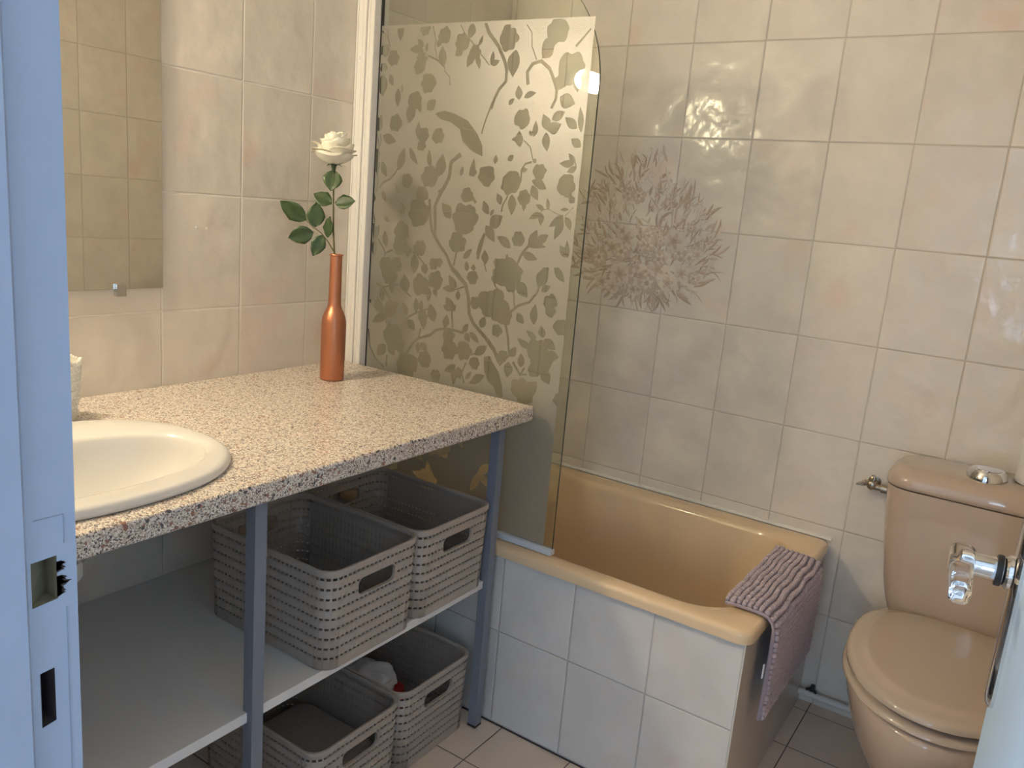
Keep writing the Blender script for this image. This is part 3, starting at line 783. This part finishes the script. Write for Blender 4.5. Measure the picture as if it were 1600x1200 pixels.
def stand():
    root = thing('vanity_stand', (.3, -1.28, 0), 'open vanity stand with dark blue grey legs and a white shelf under the worktop', 'stand')
    for x0, y0 in ((.5395, -.7155), (.5395, -1.4075), (.5395, -1.91)):
        b = MB(); b.box(x0, x0 + .0245, y0, y0 + .0245, .006, ZC - .0352)
        l = b.build('leg', 'leg_paint', root, smooth=0, bevel=.0012)
        b = MB(); b.box(x0 - .0003, x0 + .0248, y0 - .0003, y0 + .0248, .0005, .0065); b.build('foot_cap', 'black_rubber', l, smooth=0)
    xs = .552; c = .0005
    y = lambda v: v
    # shelf outline notched round the front legs
    o = [(.002, FRONT + .003), (.5395 - c, FRONT + .003), (.5395 - c, -1.8855 + c), (xs, -1.8855 + c), (xs, -1.4075 - c), (.5395 - c, -1.4075 - c), (.5395 - c, -1.383 + c), (xs, -1.383 + c), (xs, -.7155 - c), (.5395 - c, -.7155 - c), (.5395 - c, -.690), (.002, -.690)]
    b = MB(); b.flat(o, [superish for superish in ()], .3805, .400)
    b.build('shelf', 'shelf_white', root, smooth=0, bevel=.0008)
stand()

def sink():
    root = thing('washbasin', (.385, -1.622, ZC), 'white oval inset washbasin in the speckled worktop', 'washbasin')
    S = lambda k, z, dx=0: at_z(superell(.385 + dx, -1.622, .208 * k, .243 * k, 2.3, 72), z)
    I = lambda ka, kb, z, dx=.03: at_z(superell(.385 + dx, -1.622, .127 * ka, .212 * kb, 2.15, 72), z)
    b = MB()
    b.loft([at_z(superell(.385, -1.622, .184, .221, 2.3, 72), .8463), S(.985, .8463), S(1.0, .849), S(1.0, .853), S(.990, .8585), S(.972, .8615), S(.95, .8625),
            I(1.06, 1.03, .8615), I(1.0, 1.0, .8595), I(.96, .975, .854), I(.93, .955, .840), I(.80, .86, .800), I(.62, .66, .772), I(.42, .44, .748), I(.20, .20, .730), I(.14, .09, .729)], cap0=False)
    b.build('basin', 'sink_china', root, smooth=60)
    b = MB(); b.loft([at_z(superell(.385, -1.622, .184, .221, 2.3, 72), .8463), I(1.08, 1.02, .806), I(.86, .90, .776), I(.52, .55, .742), I(.22, .22, .716)], cap0=False)
    b.build('basin_underside', 'sink_china', root, smooth=60)
    b = MB(); b.lathe([(.019, .7295), (.022, .7305), (.022, .732), (.018, .733)], (.415, -1.622, 0), 24); b.build('drain', 'chrome', root)
    b = MB(); b.lathe([(.026, .684), (.030, .690), (.030, .715)], (.415, -1.645, 0), 24); b.tube([(.415, -1.660, .69), (.405, -1.665, .66), (.36, -1.67, .645), (.2, -1.67, .645), (.004, -1.67, .645)], .014, 12); b.build('trap', 'pipe_white', root)
sink()

# lace tumbler behind the basin
def tumbler():
    root = thing('lace_candle_holder', (.128, -1.496, ZC), 'white lace patterned holder with a scalloped top beside the washbasin', 'candle holder')
    c = (.128, -1.496, ZC); N = 48
    rings = []
    for h, r in ((.0005, .030), (.004, .0325), (.03, .034), (.06, .0365), (.09, .039)): rings.append([(c[0] + r * math.cos(2 * PI * i / N), c[1] + r * math.sin(2 * PI * i / N), c[2] + h) for i in range(N)])
    top = lambda i: .104 + .008 * abs(math.cos(2 * PI * i / N * 3))
    rings.append([(c[0] + .0405 * math.cos(2 * PI * i / N), c[1] + .0405 * math.sin(2 * PI * i / N), c[2] + top(i)) for i in range(N)])
    rings.append([(c[0] + .0385 * math.cos(2 * PI * i / N), c[1] + .0385 * math.sin(2 * PI * i / N), c[2] + top(i)) for i in range(N)])
    rings.append([(c[0] + .031 * math.cos(2 * PI * i / N), c[1] + .031 * math.sin(2 * PI * i / N), c[2] + .008) for i in range(N)])
    b = MB(); b.loft(rings); b.build('cup', 'lace', root, smooth=60)
    b = MB()
    for j in range(16):
        h = .022 + j * .0058; r = .0335 + .0068 * (h / .104)
        for i in range(28):
            if (i + j // 2) % 4 == 3 and j % 3: continue
            a = 2 * PI * (i + .5 * (j % 2)) / 28
            if h < .034 and (i % 7) > 3: continue
            b.ball((c[0] + r * math.cos(a), c[1] + r * math.sin(a), c[2] + h), .0026, 1, 1, 1, 6, 5)
    for i in range(N): b.ball((c[0] + .040 * math.cos(2 * PI * i / N), c[1] + .040 * math.sin(2 * PI * i / N), c[2] + top(i)), .003, 1, 1, 1, 6, 5)
    tag(b.build('lace_beading', 'lace', root), kind='stuff')
tumbler()

# ---------------------------------------------------------------- bottle and rose
BX, BY = .162, -.862
def bottle():
    b = MB(); prof = [(.024, .0006), (.0275, .002), (.0285, .006), (.0288, .06), (.0290, .130), (.0285, .141), (.0262, .154), (.0215, .166), (.0172, .174), (.0152, .182), (.0146, .20), (.0140, .294), (.0140, .2955), (.0160, .2965), (.0162, .2985), (.0155, .3000), (.0128, .3000), (.0120, .297), (.0120, .19), (.0135, .18), (.026, .14), (.026, .01)]
    b.lathe(prof, (BX, BY, ZC), 48)
    o = b.build('bottle', 'copper', smooth=40)
    tag(o, 'copper painted glass bottle with a long neck standing on the worktop', 'bottle')
bottle()
RT = Vector((.838, .546, 0)); UP = Vector((0, 0, 1)); FW = Vector((-.546, .838, 0))
def rose():
    root = thing('artificial_rose', (BX, BY, ZC + .02), 'white artificial rose with green leaves standing in the copper bottle', 'flower')
    base = Vector((BX, BY, ZC))
    def at(px, py, dz=0):     # sizes read off the photograph turned into metres about the bottle axis
        s = 1 / 640.0
        return base + RT * ((px - 526.3) * s) + UP * (.2995 + (402 - py) * s * 1.03) - FW * dz
    b = MB(); b.tube([base + Vector((-.004, .002, .022)), at(523, 400), at(520.5, 370), at(519, 330), at(518, 300), at(517.5, 284)], [.0022, .0022, .0021, .0020, .0019, .0022], 8)
    stem_o = b.build('stem', 'stem', root)
    b = MB(); b.tube([at(522, 398), at(513, 385), at(503, 374), at(490, 366), at(478, 356)], [.0016, .0015, .0013, .0012, .0008], 7)
    b.build('leaf_stalk', 'stem', root)
    def leaf(p0, p1, wpx, tilt, dz0=0, dz1=0):
        A, Bp = at(*p0, dz0), at(*p1, dz1); d = Bp - A; L = d.length; d.normalize()
        side = d.cross(FW).normalized(); nrm = side.cross(d).normalized()
        side = (side * math.cos(tilt) + nrm * math.sin(tilt)).normalized(); nrm = side.cross(d).normalized()
        W = wpx / 640.0 / 2 / max(.6, math.cos(tilt)); b = MB(); rows = []
        prof = [(0, .03), (.06, .32), (.16, .66), (.3, .92), (.45, 1), (.6, .92), (.74, .7), (.86, .42), (.95, .17), (1, .01)]
        for t, w in prof:
            row = []
            for s in (-1, -.66, -.33, 0, .33, .66, 1):
                ww = w * W * (1 + .035 * math.sin(t * 60) * abs(s))
                h = .10 * W * abs(s) - .16 * L * (t - .5) ** 2 * 1.0 + .0012 * math.sin(abs(s) * 7 + t * 16) + (.0006 if s == 0 else 0) * -1
                row.append(b.bm.verts.new(A + d * (t * L) + side * (s * ww) - nrm * h))
            rows.append(row)
        for r0, r1 in zip(rows, rows[1:]):
            for i in range(6): b.face((r0[i], r0[i + 1], r1[i + 1], r1[i]))
        o = b.build('leaf', 'leaf', root, smooth=80)
        m = o.modifiers.new('thick', 'SOLIDIFY'); m.thickness = .0005
    leaf((518.5, 284), (515.5, 313), 28, .15, 0, .010)
    leaf((516.5, 331), (489.5, 319), 21, -.5)
    leaf((521.5, 330), (551, 324), 21, .45)
    leaf((480, 357), (441, 333), 28, .25, 0, .006)
    leaf((493, 366), (495, 330), 26, -.25, 0, .004)
    leaf((491, 373), (455, 384), 27, .2, 0, .008)
    leaf((512, 379), (514, 349), 17, .6)
    leaf((505, 376), (492, 407), 22, .15, 0, .006)
    # calyx
    top = at(517.5, 280); b = MB(); b.lathe([(.0025, -.012), (.0048, -.004), (.0055, .002), (.0095, .008), (.007, .010)], tuple(top), 14)
    for k in range(5):
        a = 2 * PI * k / 5 + .4; u = Vector((math.cos(a), math.sin(a), 0)); v = Vector((-u.y, u.x, 0)); prev = None
        for t in range(6):
            q = t / 5; c = top + u * (.008 + .022 * q) + UP * (.006 + .006 * q - .010 * q * q); w = .0045 * (1 - q) ** .7 + .0002
            row = [b.bm.verts.new(c + v * w), b.bm.verts.new(c - v * w)]
            if prev: b.face((prev[0], prev[1], row[1], row[0]))
            prev = row
    b.build('calyx', 'rose_green', root, smooth=60)
    # bloom: overlapping cupped petals
    C = at(518, 277); rnd = random.Random(5); b = MB()
    layers = [(3, .0085, .070, 0, 1.5), (3, .0145, .072, .0010, 1.35), (4, .0215, .070, .0025, 1.15), (4, .0285, .064, .005, 1.05), (4, .0340, .054, .0085, .95), (4, .0385, .046, .0115, .92), (4, .0405, .037, .0125, .85)]
    ph = 0
    for n, R0, H0, roll, half in layers:
        ph += .75
        for k in range(n):
            a = ph + 2 * PI * k / n + rnd.uniform(-.12, .12); Rk = R0 * rnd.uniform(.94, 1.06); vr = .06 + 5 * max(0, R0 - .03) * 2; H = H0 * rnd.uniform(1 - vr * 1.3, 1 + vr * .7); rl = roll * rnd.uniform(.3, 1.7)
            lean = rnd.uniform(-.10, .10); nS, nT = 13, 11; G = []; w1 = rnd.uniform(0, 6)
            for i in range(nT):
                t0 = i / (nT - 1); row = []
                for j in range(nS):
                    s_ = j / (nS - 1) * 2 - 1
                    t = t0 * (1 - .26 * abs(s_) ** 3.2)
                    r = .003 + Rk * math.sin(min(1, t * 1.05) * PI / 2) ** .85 * (1 - .16 * t * (1 if R0 < .03 else .35))
                    z = H * (t ** 1.25)
                    e = max(0, t - .70) / .30
                    r += rl * e ** 1.8 * (1 + .35 * math.sin(3 * s_ + w1)); z -= rl * .75 * e ** 2.6
                    r += .0011 * math.sin(4.2 * s_ + w1) * t + .0006 * (1 - abs(s_)) * j % 1
                    r *= 1 - .05 * abs(s_) ** 2
                    z += (.0012 + .05 * max(0, R0 - .02)) * math.sin(4.5 * s_ + w1) * t ** 2
                    ang = a + (s_ + lean * t) * half * (.55 + .45 * math.sin(min(1, .15 + t) * PI / 2))
                    row.append(b.bm.verts.new((C.x + r * math.cos(ang), C.y + r * math.sin(ang), C.z + .002 + z)))
                G.append(row)
            for ra, rb in zip(G, G[1:]):
                for j in range(nS - 1): b.face((ra[j], ra[j + 1], rb[j + 1], rb[j]))
    h = b.build('bloom', 'petal', root, smooth=80)
    m = h.modifiers.new('thick', 'SOLIDIFY'); m.thickness = .0006
rose()

# ---------------------------------------------------------------- mirror
def mirror():
    root = thing('wall_mirror', (0, -1.56, 1.06), 'frameless wall mirror on the tiled wall above the washbasin', 'mirror')
    b = MB(); b.box(.0005, .0065, -1.91, -1.2062, 1.060, 1.66)
    g = b.build('mirror_glass', ['mirror', 'mirror_edge'], root, smooth=0)
    for p in g.data.polygons:
        if p.normal.x < .5: p.material_index = 1
    for y in (-1.3015, -1.82):
        b = MB(); b.flat([(.0003, 1.0455), (.0135, 1.0455), (.0135, 1.0705), (.0070, 1.0705), (.0070, 1.0592), (.0003, 1.0592)], [], y - .010, y + .010, lambda a, c, h: (a, h, c))
        b.build('mirror_clip', 'chrome', root, smooth=0, bevel=.0008)
mirror()
# two filled screw holes beside the mirror
for y in (-1.121, -1.095):
  b = MB(); b.lathe([(.0035, .0001), (.003, .0006), (.001, .0009)], (0, y, 1.186), 12, 'x')
  tag(b.build('screw_hole_filler', 'caulk', bpy.data.objects['wall_left']), kind='structure')

# lamp over the mirror (above the frame of the photograph): gives the warm light
def lamp():
    root = thing('mirror_lamp', (0, LAMP_AT[1], LAMP_AT[2]), 'small white wall lamp over the mirror with a glowing glass shade', 'lamp')
    b = MB(); b.box(.0005, .018, LAMP_AT[1] - .06, LAMP_AT[1] + .06, LAMP_AT[2] - .03, LAMP_AT[2] + .03); b.build('base_plate', 'profile_white', root, smooth=0, bevel=.004)
    b = MB(); b.lathe([(.018, -.056), (.030, -.050), (.034, -.04), (.034, .04), (.030, .05), (.018, .056)], LAMP_AT, 24, 'y'); b.build('glass_shade', 'lamp_glow', root, smooth=50)
    b = MB(); b.tube([(.015, LAMP_AT[1], LAMP_AT[2]), (LAMP_AT[0] - .033, LAMP_AT[1], LAMP_AT[2])], .008, 10); b.build('arm', 'profile_white', root)
lamp()

# ---------------------------------------------------------------- slotted storage baskets
BL, BW, BH, BR = .360, .257, .205, .032
def basket_proto():
    root = thing('storage_basket', (0, 0, 0), 'x', 'basket', 'taupe slotted baskets on the vanity stand')
    a, c, r = BL / 2, BW / 2, BR
    segs = []          # perimeter, starting at the middle of the right-hand side, anticlockwise seen from above
    P = 2 * (BL + BW) - 8 * r + 2 * PI * r
    q = PI * r / 2; fw = BW - 2 * r; sd = BL - 2 * r
    def peri(u):
        u = (u + fw / 2) % P
        k = 0
        for i, (L, kind) in enumerate(((fw, 'f'), (q, 0), (sd, 'r'), (q, 1), (fw, 'b'), (q, 2), (sd, 'l'), (q, 3))):
            if u <= L or i == 7:
                if kind == 'f': return (a, -fw / 2 + u)
                if kind == 'r': return (sd / 2 - u, c)
                if kind == 'b': return (-a, fw / 2 - u)
                if kind == 'l': return (-sd / 2 + u, -c)
                cx, cy = ((a - r, c - r), (-a + r, c - r), (-a + r, -c + r), (a - r, -c + r))[kind]
                t = kind * PI / 2 + u / r; return (cx + r * math.cos(t), cy + r * math.sin(t))
            u -= L
    def pos(u, v, out=0):
        x, y = peri(u); k = 1 - v / BH; x *= 1 - .030 * k; y *= 1 - .034 * k
        return (x, y, v + .001)
    # unrolled sheet u from -P/4 to 3P/4
    us = [-P / 4, 0 - fw / 2, fw / 2]; st = fw / 2
    for L in (q, sd, q, fw, q, sd):
        if L == q: us += [st + L * i / 8 for i in range(1, 9)]
        else: us.append(st + L)
        st += L
    us += [-fw / 2 - q + q * i / 8 for i in range(0, 8)]
    for g0 in (-fw / 2, fw / 2 + q + sd + q): us += [g0 + .004, g0 + fw / 2, g0 + fw - .004]
    us += [fw / 2 + q + .004, fw / 2 + q + sd - .004]
    us += [-fw / 2 - q - .004, 3 * P / 4 - .03]
    us = sorted({round(u, 6) for u in us if -P / 4 - 1e-6 <= u <= 3 * P / 4 + 1e-6} | {round(3 * P / 4, 6)})
    verts = []; edges = []
    for u in us: verts += [Vector((u, 0)), Vector((u, BH))]; edges.append((len(verts) - 2, len(verts) - 1))
    for i in range(len(us) - 1): edges += [(2 * i, 2 * i + 2), (2 * i + 1, 2 * i + 3)]
    holes = []
    for uc in (0, P / 2):
        h = rrect(uc - .052, uc + .052, .134, .170, .013, 5); s = len(verts); verts += [Vector(p) for p in h]; holes.append(h)
        edges += [(s + i, s + (i + 1) % len(h)) for i in range(len(h))]
    v, e, f, *_ = delaunay_2d_cdt(verts, edges, [], 1, 1e-7)
    b = MB(); uvl = b.bm.loops.layers.uv.new('UVMap')
    V = [b.bm.verts.new(pos(p.x, p.y)) for p in v]
    for t in f:
        cc = sum((v[i] for i in t), Vector((0, 0))) / len(t)
        if any(inside(cc, h) for h in holes): continue
        fc = b.face([V[i] for i in t])
        if fc:
            for lp, i in zip(fc.loops, t): lp[uvl].uv = (v[i].x, v[i].y)
    bmesh.ops.remove_doubles(b.bm, verts=b.bm.verts, dist=1e-5)
    w = b.build('basket_wall', 'perforated', root, smooth=40)
    for p in w.data.polygons:
        if abs(p.normal.x) > .995 or abs(p.normal.y) > .995: p.use_smooth = False
    m = w.modifiers.new('thick', 'SOLIDIFY'); m.thickness = .0028; m.offset = 0
    U = [P * i / 96 for i in range(96)]
    def ring(k, z): return [(peri(u)[0] + k * peri(u)[0] / a, peri(u)[1] + k * peri(u)[1] / c, z) for u in U]
    b = MB(); rg = [ring(k, z) for k, z in ((.0022, .194), (.0030, .200), (.0030, .2045), (.0015, .2065), (-.0025, .2065), (-.0045, .2045), (-.0045, .199), (-.0020, .194))]
    b.loft(rg + [rg[0]], False, False); bmesh.ops.remove_doubles(b.bm, verts=b.bm.verts, dist=1e-6)
    b.build('rim', 'basket', root, smooth=50)
    b = MB(); b.loft([[pos(u, 0)[:2] + (z,) for u in U] for z in (.0008, .004)]); b.build('base', 'basket', root, smooth=40)
    for uc, sx in ((0, 1), (P / 2, -1)):                  # moulded lip round each hand hole
        b = MB(); h = rrect(uc - .052, uc + .052, .134, .170, .013, 5)
        for k0, k1 in (((0, .0024), (0, -.0030)),):
            A = [b.bm.verts.new((pos(p[0], p[1])[0] + sx * .0018, pos(p[0], p[1])[1], pos(p[0], p[1])[2])) for p in h]
            Bv = [b.bm.verts.new((pos(p[0], p[1])[0] - sx * .0045, pos(p[0], p[1])[1], pos(p[0], p[1])[2])) for p in h]
            h2 = rrect(uc - .0545, uc + .0545, .1315, .1725, .0155, 5)
            C_ = [b.bm.verts.new((pos(p[0], p[1])[0] + sx * .0016, pos(p[0], p[1])[1], pos(p[0], p[1])[2])) for p in h2]
            for i in range(len(h)):
                j = (i + 1) % len(h); b.face((A[i], A[j], Bv[j], Bv[i])); b.face((C_[i], C_[j], A[j], A[i]))
        b.build('hand_hole_lip', 'basket', root, smooth=50)
    return root
def copy_tree(o, parent=None):
    n = o.copy(); COL.objects.link(n)
    if parent: n.parent = parent
    for ch in list(o.children): copy_tree(ch, n)
    return n
proto = basket_proto()
spots = [((.391, -1.1165, .4005), 'taupe slotted basket on the white shelf, nearest the middle leg'),
         ((.386, -.8520, .4005), 'taupe slotted basket on the white shelf, nearest the bathtub'),
         ((.362, -1.1085, .0005), 'taupe slotted basket on the floor holding a folded grey towel'),
         ((.357, -.8435, .0005), 'taupe slotted basket on the floor nearest the bathtub, with a white cloth inside')]
for i, (p, lab) in enumerate(spots):
    o = proto if i == 0 else copy_tree(proto)
    o.location = p; o['label'] = lab

# contents of the lower baskets
def folded_towel():
    root = thing('folded_towel', (.385, -1.106, .006), 'folded grey towel inside the basket on the floor', 'towel')
    b = MB(); rnd = random.Random(3)
    for k in range(4):
        z0 = .0065 + k * .024; d = rnd.uniform(-.006, .006)
        rings = []
        for z, ins in ((z0, .012), (z0 + .004, .003), (z0 + .012, 0), (z0 + .020, .003), (z0 + .0235, .012)):
            rings.append(at_z(rrect(.26 + ins + d, .505 - ins + d, -1.205 + ins, -1.007 - ins, .03, 6), z))
        b.loft(rings)
    o = b.build('towel_stack', 'towel_grey', root, smooth=60)
    return root
folded_towel()
def crumpled(name, c, r, mat, label, cat, seed, sq=(1, 1, .6)):
    b = MB(); rnd = random.Random(seed); U, Vn = 28, 16; rings = []
    from mathutils import noise as nz
    for j in range(1, Vn):
        ph = PI * j / Vn - PI / 2; ring = []
        for i in range(U):
            th = 2 * PI * i / U; d = Vector((math.cos(ph) * math.cos(th), math.cos(ph) * math.sin(th), math.sin(ph)))
            k = 1 + .34 * nz.noise(d * 2.1 + Vector((seed, 0, 0))) + .16 * nz.noise(d * 5 + Vector((0, seed, 0)))
            ring.append((c[0] + d.x * r * k * sq[0], c[1] + d.y * r * k * sq[1], max(c[2] + d.z * r * k * sq[2], .0065)))
        rings.append(ring)
    b.loft(rings); o = b.build(name, mat, smooth=80); tag(o, label, cat); return o
b = MB(); b.loft([at_z(rrect(.24, .40, -.93, -.79, .02, 5), z) for z in (.0065, .088)]); tag(b.build('red_packet', 'red_pack', smooth=40, bevel=.004), 'dark red packet under the white cloth in the basket on the floor', 'packet')
crumpled('crumpled_cloth', (.335, -.86, .118), .072, 'cloth_white', 'crumpled white cloth lying in the basket on the floor nearest the bathtub', 'cloth', 6, (1.0, .75, .42))

# ================================================================== TOILET
TX = 1.52
def toilet():
    root = thing('toilet', (TX, -.33, 0), 'beige close coupled toilet with its lid down in the corner by the bathtub', 'toilet')
    # cistern
    def tk(hw, yf, z, r): return at_z(rrect(TX - hw, TX + hw, yf, -.012, r, 8), z)
    b = MB(); b.loft([tk(.120, -.165, .388, .05), tk(.142, -.178, .394, .055), tk(.156, -.186, .410, .058), tk(.166, -.190, .44, .06), tk(.177, -.194, .49, .06), tk(.190, -.197, .58, .06), tk(.199, -.199, .66, .06), tk(.204, -.200, .7225, .06)])
    b.build('cistern', 'wc_china', root, smooth=50)
    b = MB(); b.loft([tk(.2025, -.1985, .7245, .059), tk(.2075, -.2035, .7275, .063), tk(.2085, -.2045, .735, .064), tk(.2065, -.2025, .747, .063), tk(.200, -.196, .759, .06), tk(.189, -.184, .7675, .055), tk(.170, -.165, .7715, .05), tk(.12, -.13, .773, .04)])
    lid = b.build('cistern_lid', 'wc_china', root, smooth=60)
    bc = (TX - .006, -.118)
    b = MB(); b.lathe([(.0425, .7715), (.0425, .776), (.0408, .783), (.0362, .7925), (.0335, .7950)], (*bc, 0), 36); b.build('button_collar', 'chrome', lid, smooth=40)
    for sgn in (-1, 1):
        half = [(bc[0] + sgn * (.0008 + .0265 * math.sin(a)), bc[1] - .0265 * math.cos(a)) for a in [PI * i / 16 for i in range(17)]]
        b = MB(); b.loft([at_z(half, .7945), at_z(half, .7962)]); b.build('flush_button', 'chrome', lid, smooth=40)
    # bowl
    def egg(hw, yb, yf, z, n=2.6, N=56):
        yc = yb + (yf - yb) * .40; out = []
        for i in range(N):
            t = 2 * PI * i / N; c, s = math.cos(t), math.sin(t)
            x = hw * math.copysign(abs(c) ** (2 / (n if s > 0 else 2.05)), c)
            y = yc + (yb - yc) * abs(s) ** (2 / n) if s > 0 else yc + (yf - yc) * abs(s) ** (2 / 2.05)
            out.append((TX + x, y, z))
        return out
    b = MB(); b.loft([egg(.115, -.10, -.50, .0005), egg(.115, -.10, -.50, .03), egg(.108, -.09, -.475, .08), egg(.118, -.06, -.50, .13), egg(.146, -.03, -.555, .19), egg(.172, -.02, -.605, .25), egg(.188, -.02, -.642, .31), egg(.196, -.02, -.661, .355), egg(.197, -.02, -.664, .380), egg(.192, -.022, -.659, .3885), egg(.178, -.03, -.64, .391)])
    b.build('bowl', 'wc_china', root, smooth=60)
    b = MB(); b.loft([egg(.184, -.20, -.650, .3915), egg(.191, -.196, -.659, .3935), egg(.1955, -.195, -.6655, .3985), egg(.194, -.196, -.664, .4055), egg(.187, -.20, -.655, .4095)]); b.build('seat', 'wc_seat', root, smooth=60)
    b = MB(); b.loft([egg(.160, -.210, -.618, .4100, 3.2), egg(.164, -.206, -.624, .4165, 3.2), egg(.186, -.193, -.653, .4178, 3.2), egg(.1925, -.190, -.6605, .4225, 3.2), egg(.192, -.190, -.660, .4300, 3.2), egg(.186, -.194, -.653, .4355, 3.2), egg(.176, -.200, -.641, .4382, 3.2), egg(.163, -.208, -.623, .4398, 3.2), egg(.158, -.212, -.616, .4432, 3.2), egg(.150, -.218, -.604, .4452, 3.2), egg(.08, -.28, -.50, .4462, 3.0)]); b.build('seat_lid', 'wc_seat', root, smooth=60)
    for sx in (-.075, .075):
        b = MB(); b.tube([(TX + sx - .02, -.2035, .418), (TX + sx + .02, -.2035, .418)], .009, 12); b.build('hinge', 'wc_seat', root)
toilet()

def roll():
    root = thing('toilet_roll', (1.6225, -.072, .7745), 'white toilet roll standing on the cistern lid', 'toilet roll')
    b = MB(); b.lathe([(.055, .7748), (.0565, .777), (.0565, .872), (.055, .8745), (.022, .8745), (.022, .7748)], (1.6225, -.072, 0), 40)
    b.bm.faces.ensure_lookup_table(); b.build('paper', 'paper', root, smooth=50)
    b = MB(); b.lathe([(.0218, .7748), (.0218, .8742), (.0202, .8742), (.0202, .7748)], (1.6225, -.072, 0), 24); b.build('core', plain('cardboard', (.42, .33, .24), .9), root)
roll()

def valve():
    root = thing('stop_valve', (1.268, 0, .672), 'worn chrome water stop valve on the tiled wall between bathtub and cistern', 'valve')
    z = .672
    b = MB(); b.lathe([(.016, -.0008), (.016, -.003), (.0085, -.006), (.0085, -.024), (.0105, -.025), (.0105, -.047), (.008, -.049)], (1.268, 0, z), 18, 'y'); b.build('valve_body', 'worn_chrome', root, smooth=40)
    b = MB(); b.lathe([(.0075, 1.270), (.0075, 1.290), (.0115, 1.291), (.0115, 1.306), (.0085, 1.3075), (.0085, 1.330)], (0, -.036, z - .004), 14, 'x'); b.build('hose_nut', 'worn_chrome', root, smooth=30)
    b = MB(); b.tube([(1.262, -.036, z + .002), (1.248, -.040, z + .002)], .0075, 12); b.flat([(1.252, z + .012), (1.232, z - .003), (1.231, z - .007), (1.252, z - .005)], [], -.047, -.035, lambda a, c, h: (a, h, c)); b.build('valve_handle', 'worn_chrome', root, smooth=35, bevel=.0015)
    b = MB(); b.tube([(1.268, -.036, z + .008), (1.272, -.038, z + .020), (1.268, -.039, z + .025), (1.264, -.039, z + .023)], [.006, .005, .003, .0015], 10); b.build('valve_stem', 'worn_chrome', root)
valve()
def pipe():
    root = thing('water_pipe', (1.2, -.03, .040), 'white water pipe running along the floor behind the toilet', 'pipe')
    b = MB(); b.tube([(1.1790, -.028, .040), (1.6, -.028, .040), (1.785, -.028, .040)], .0095, 12); b.build('pipe_run', 'pipe_white', root)
    b = MB(); b.box(1.206, 1.216, -.030, -.0005, .050, .058); b.tube([(1.199, -.028, .052), (1.211, -.030, .060), (1.222, -.028, .052), (1.226, -.028, .044)], .004, 8); b.build('pipe_clip', 'black_rubber', root)
pipe()
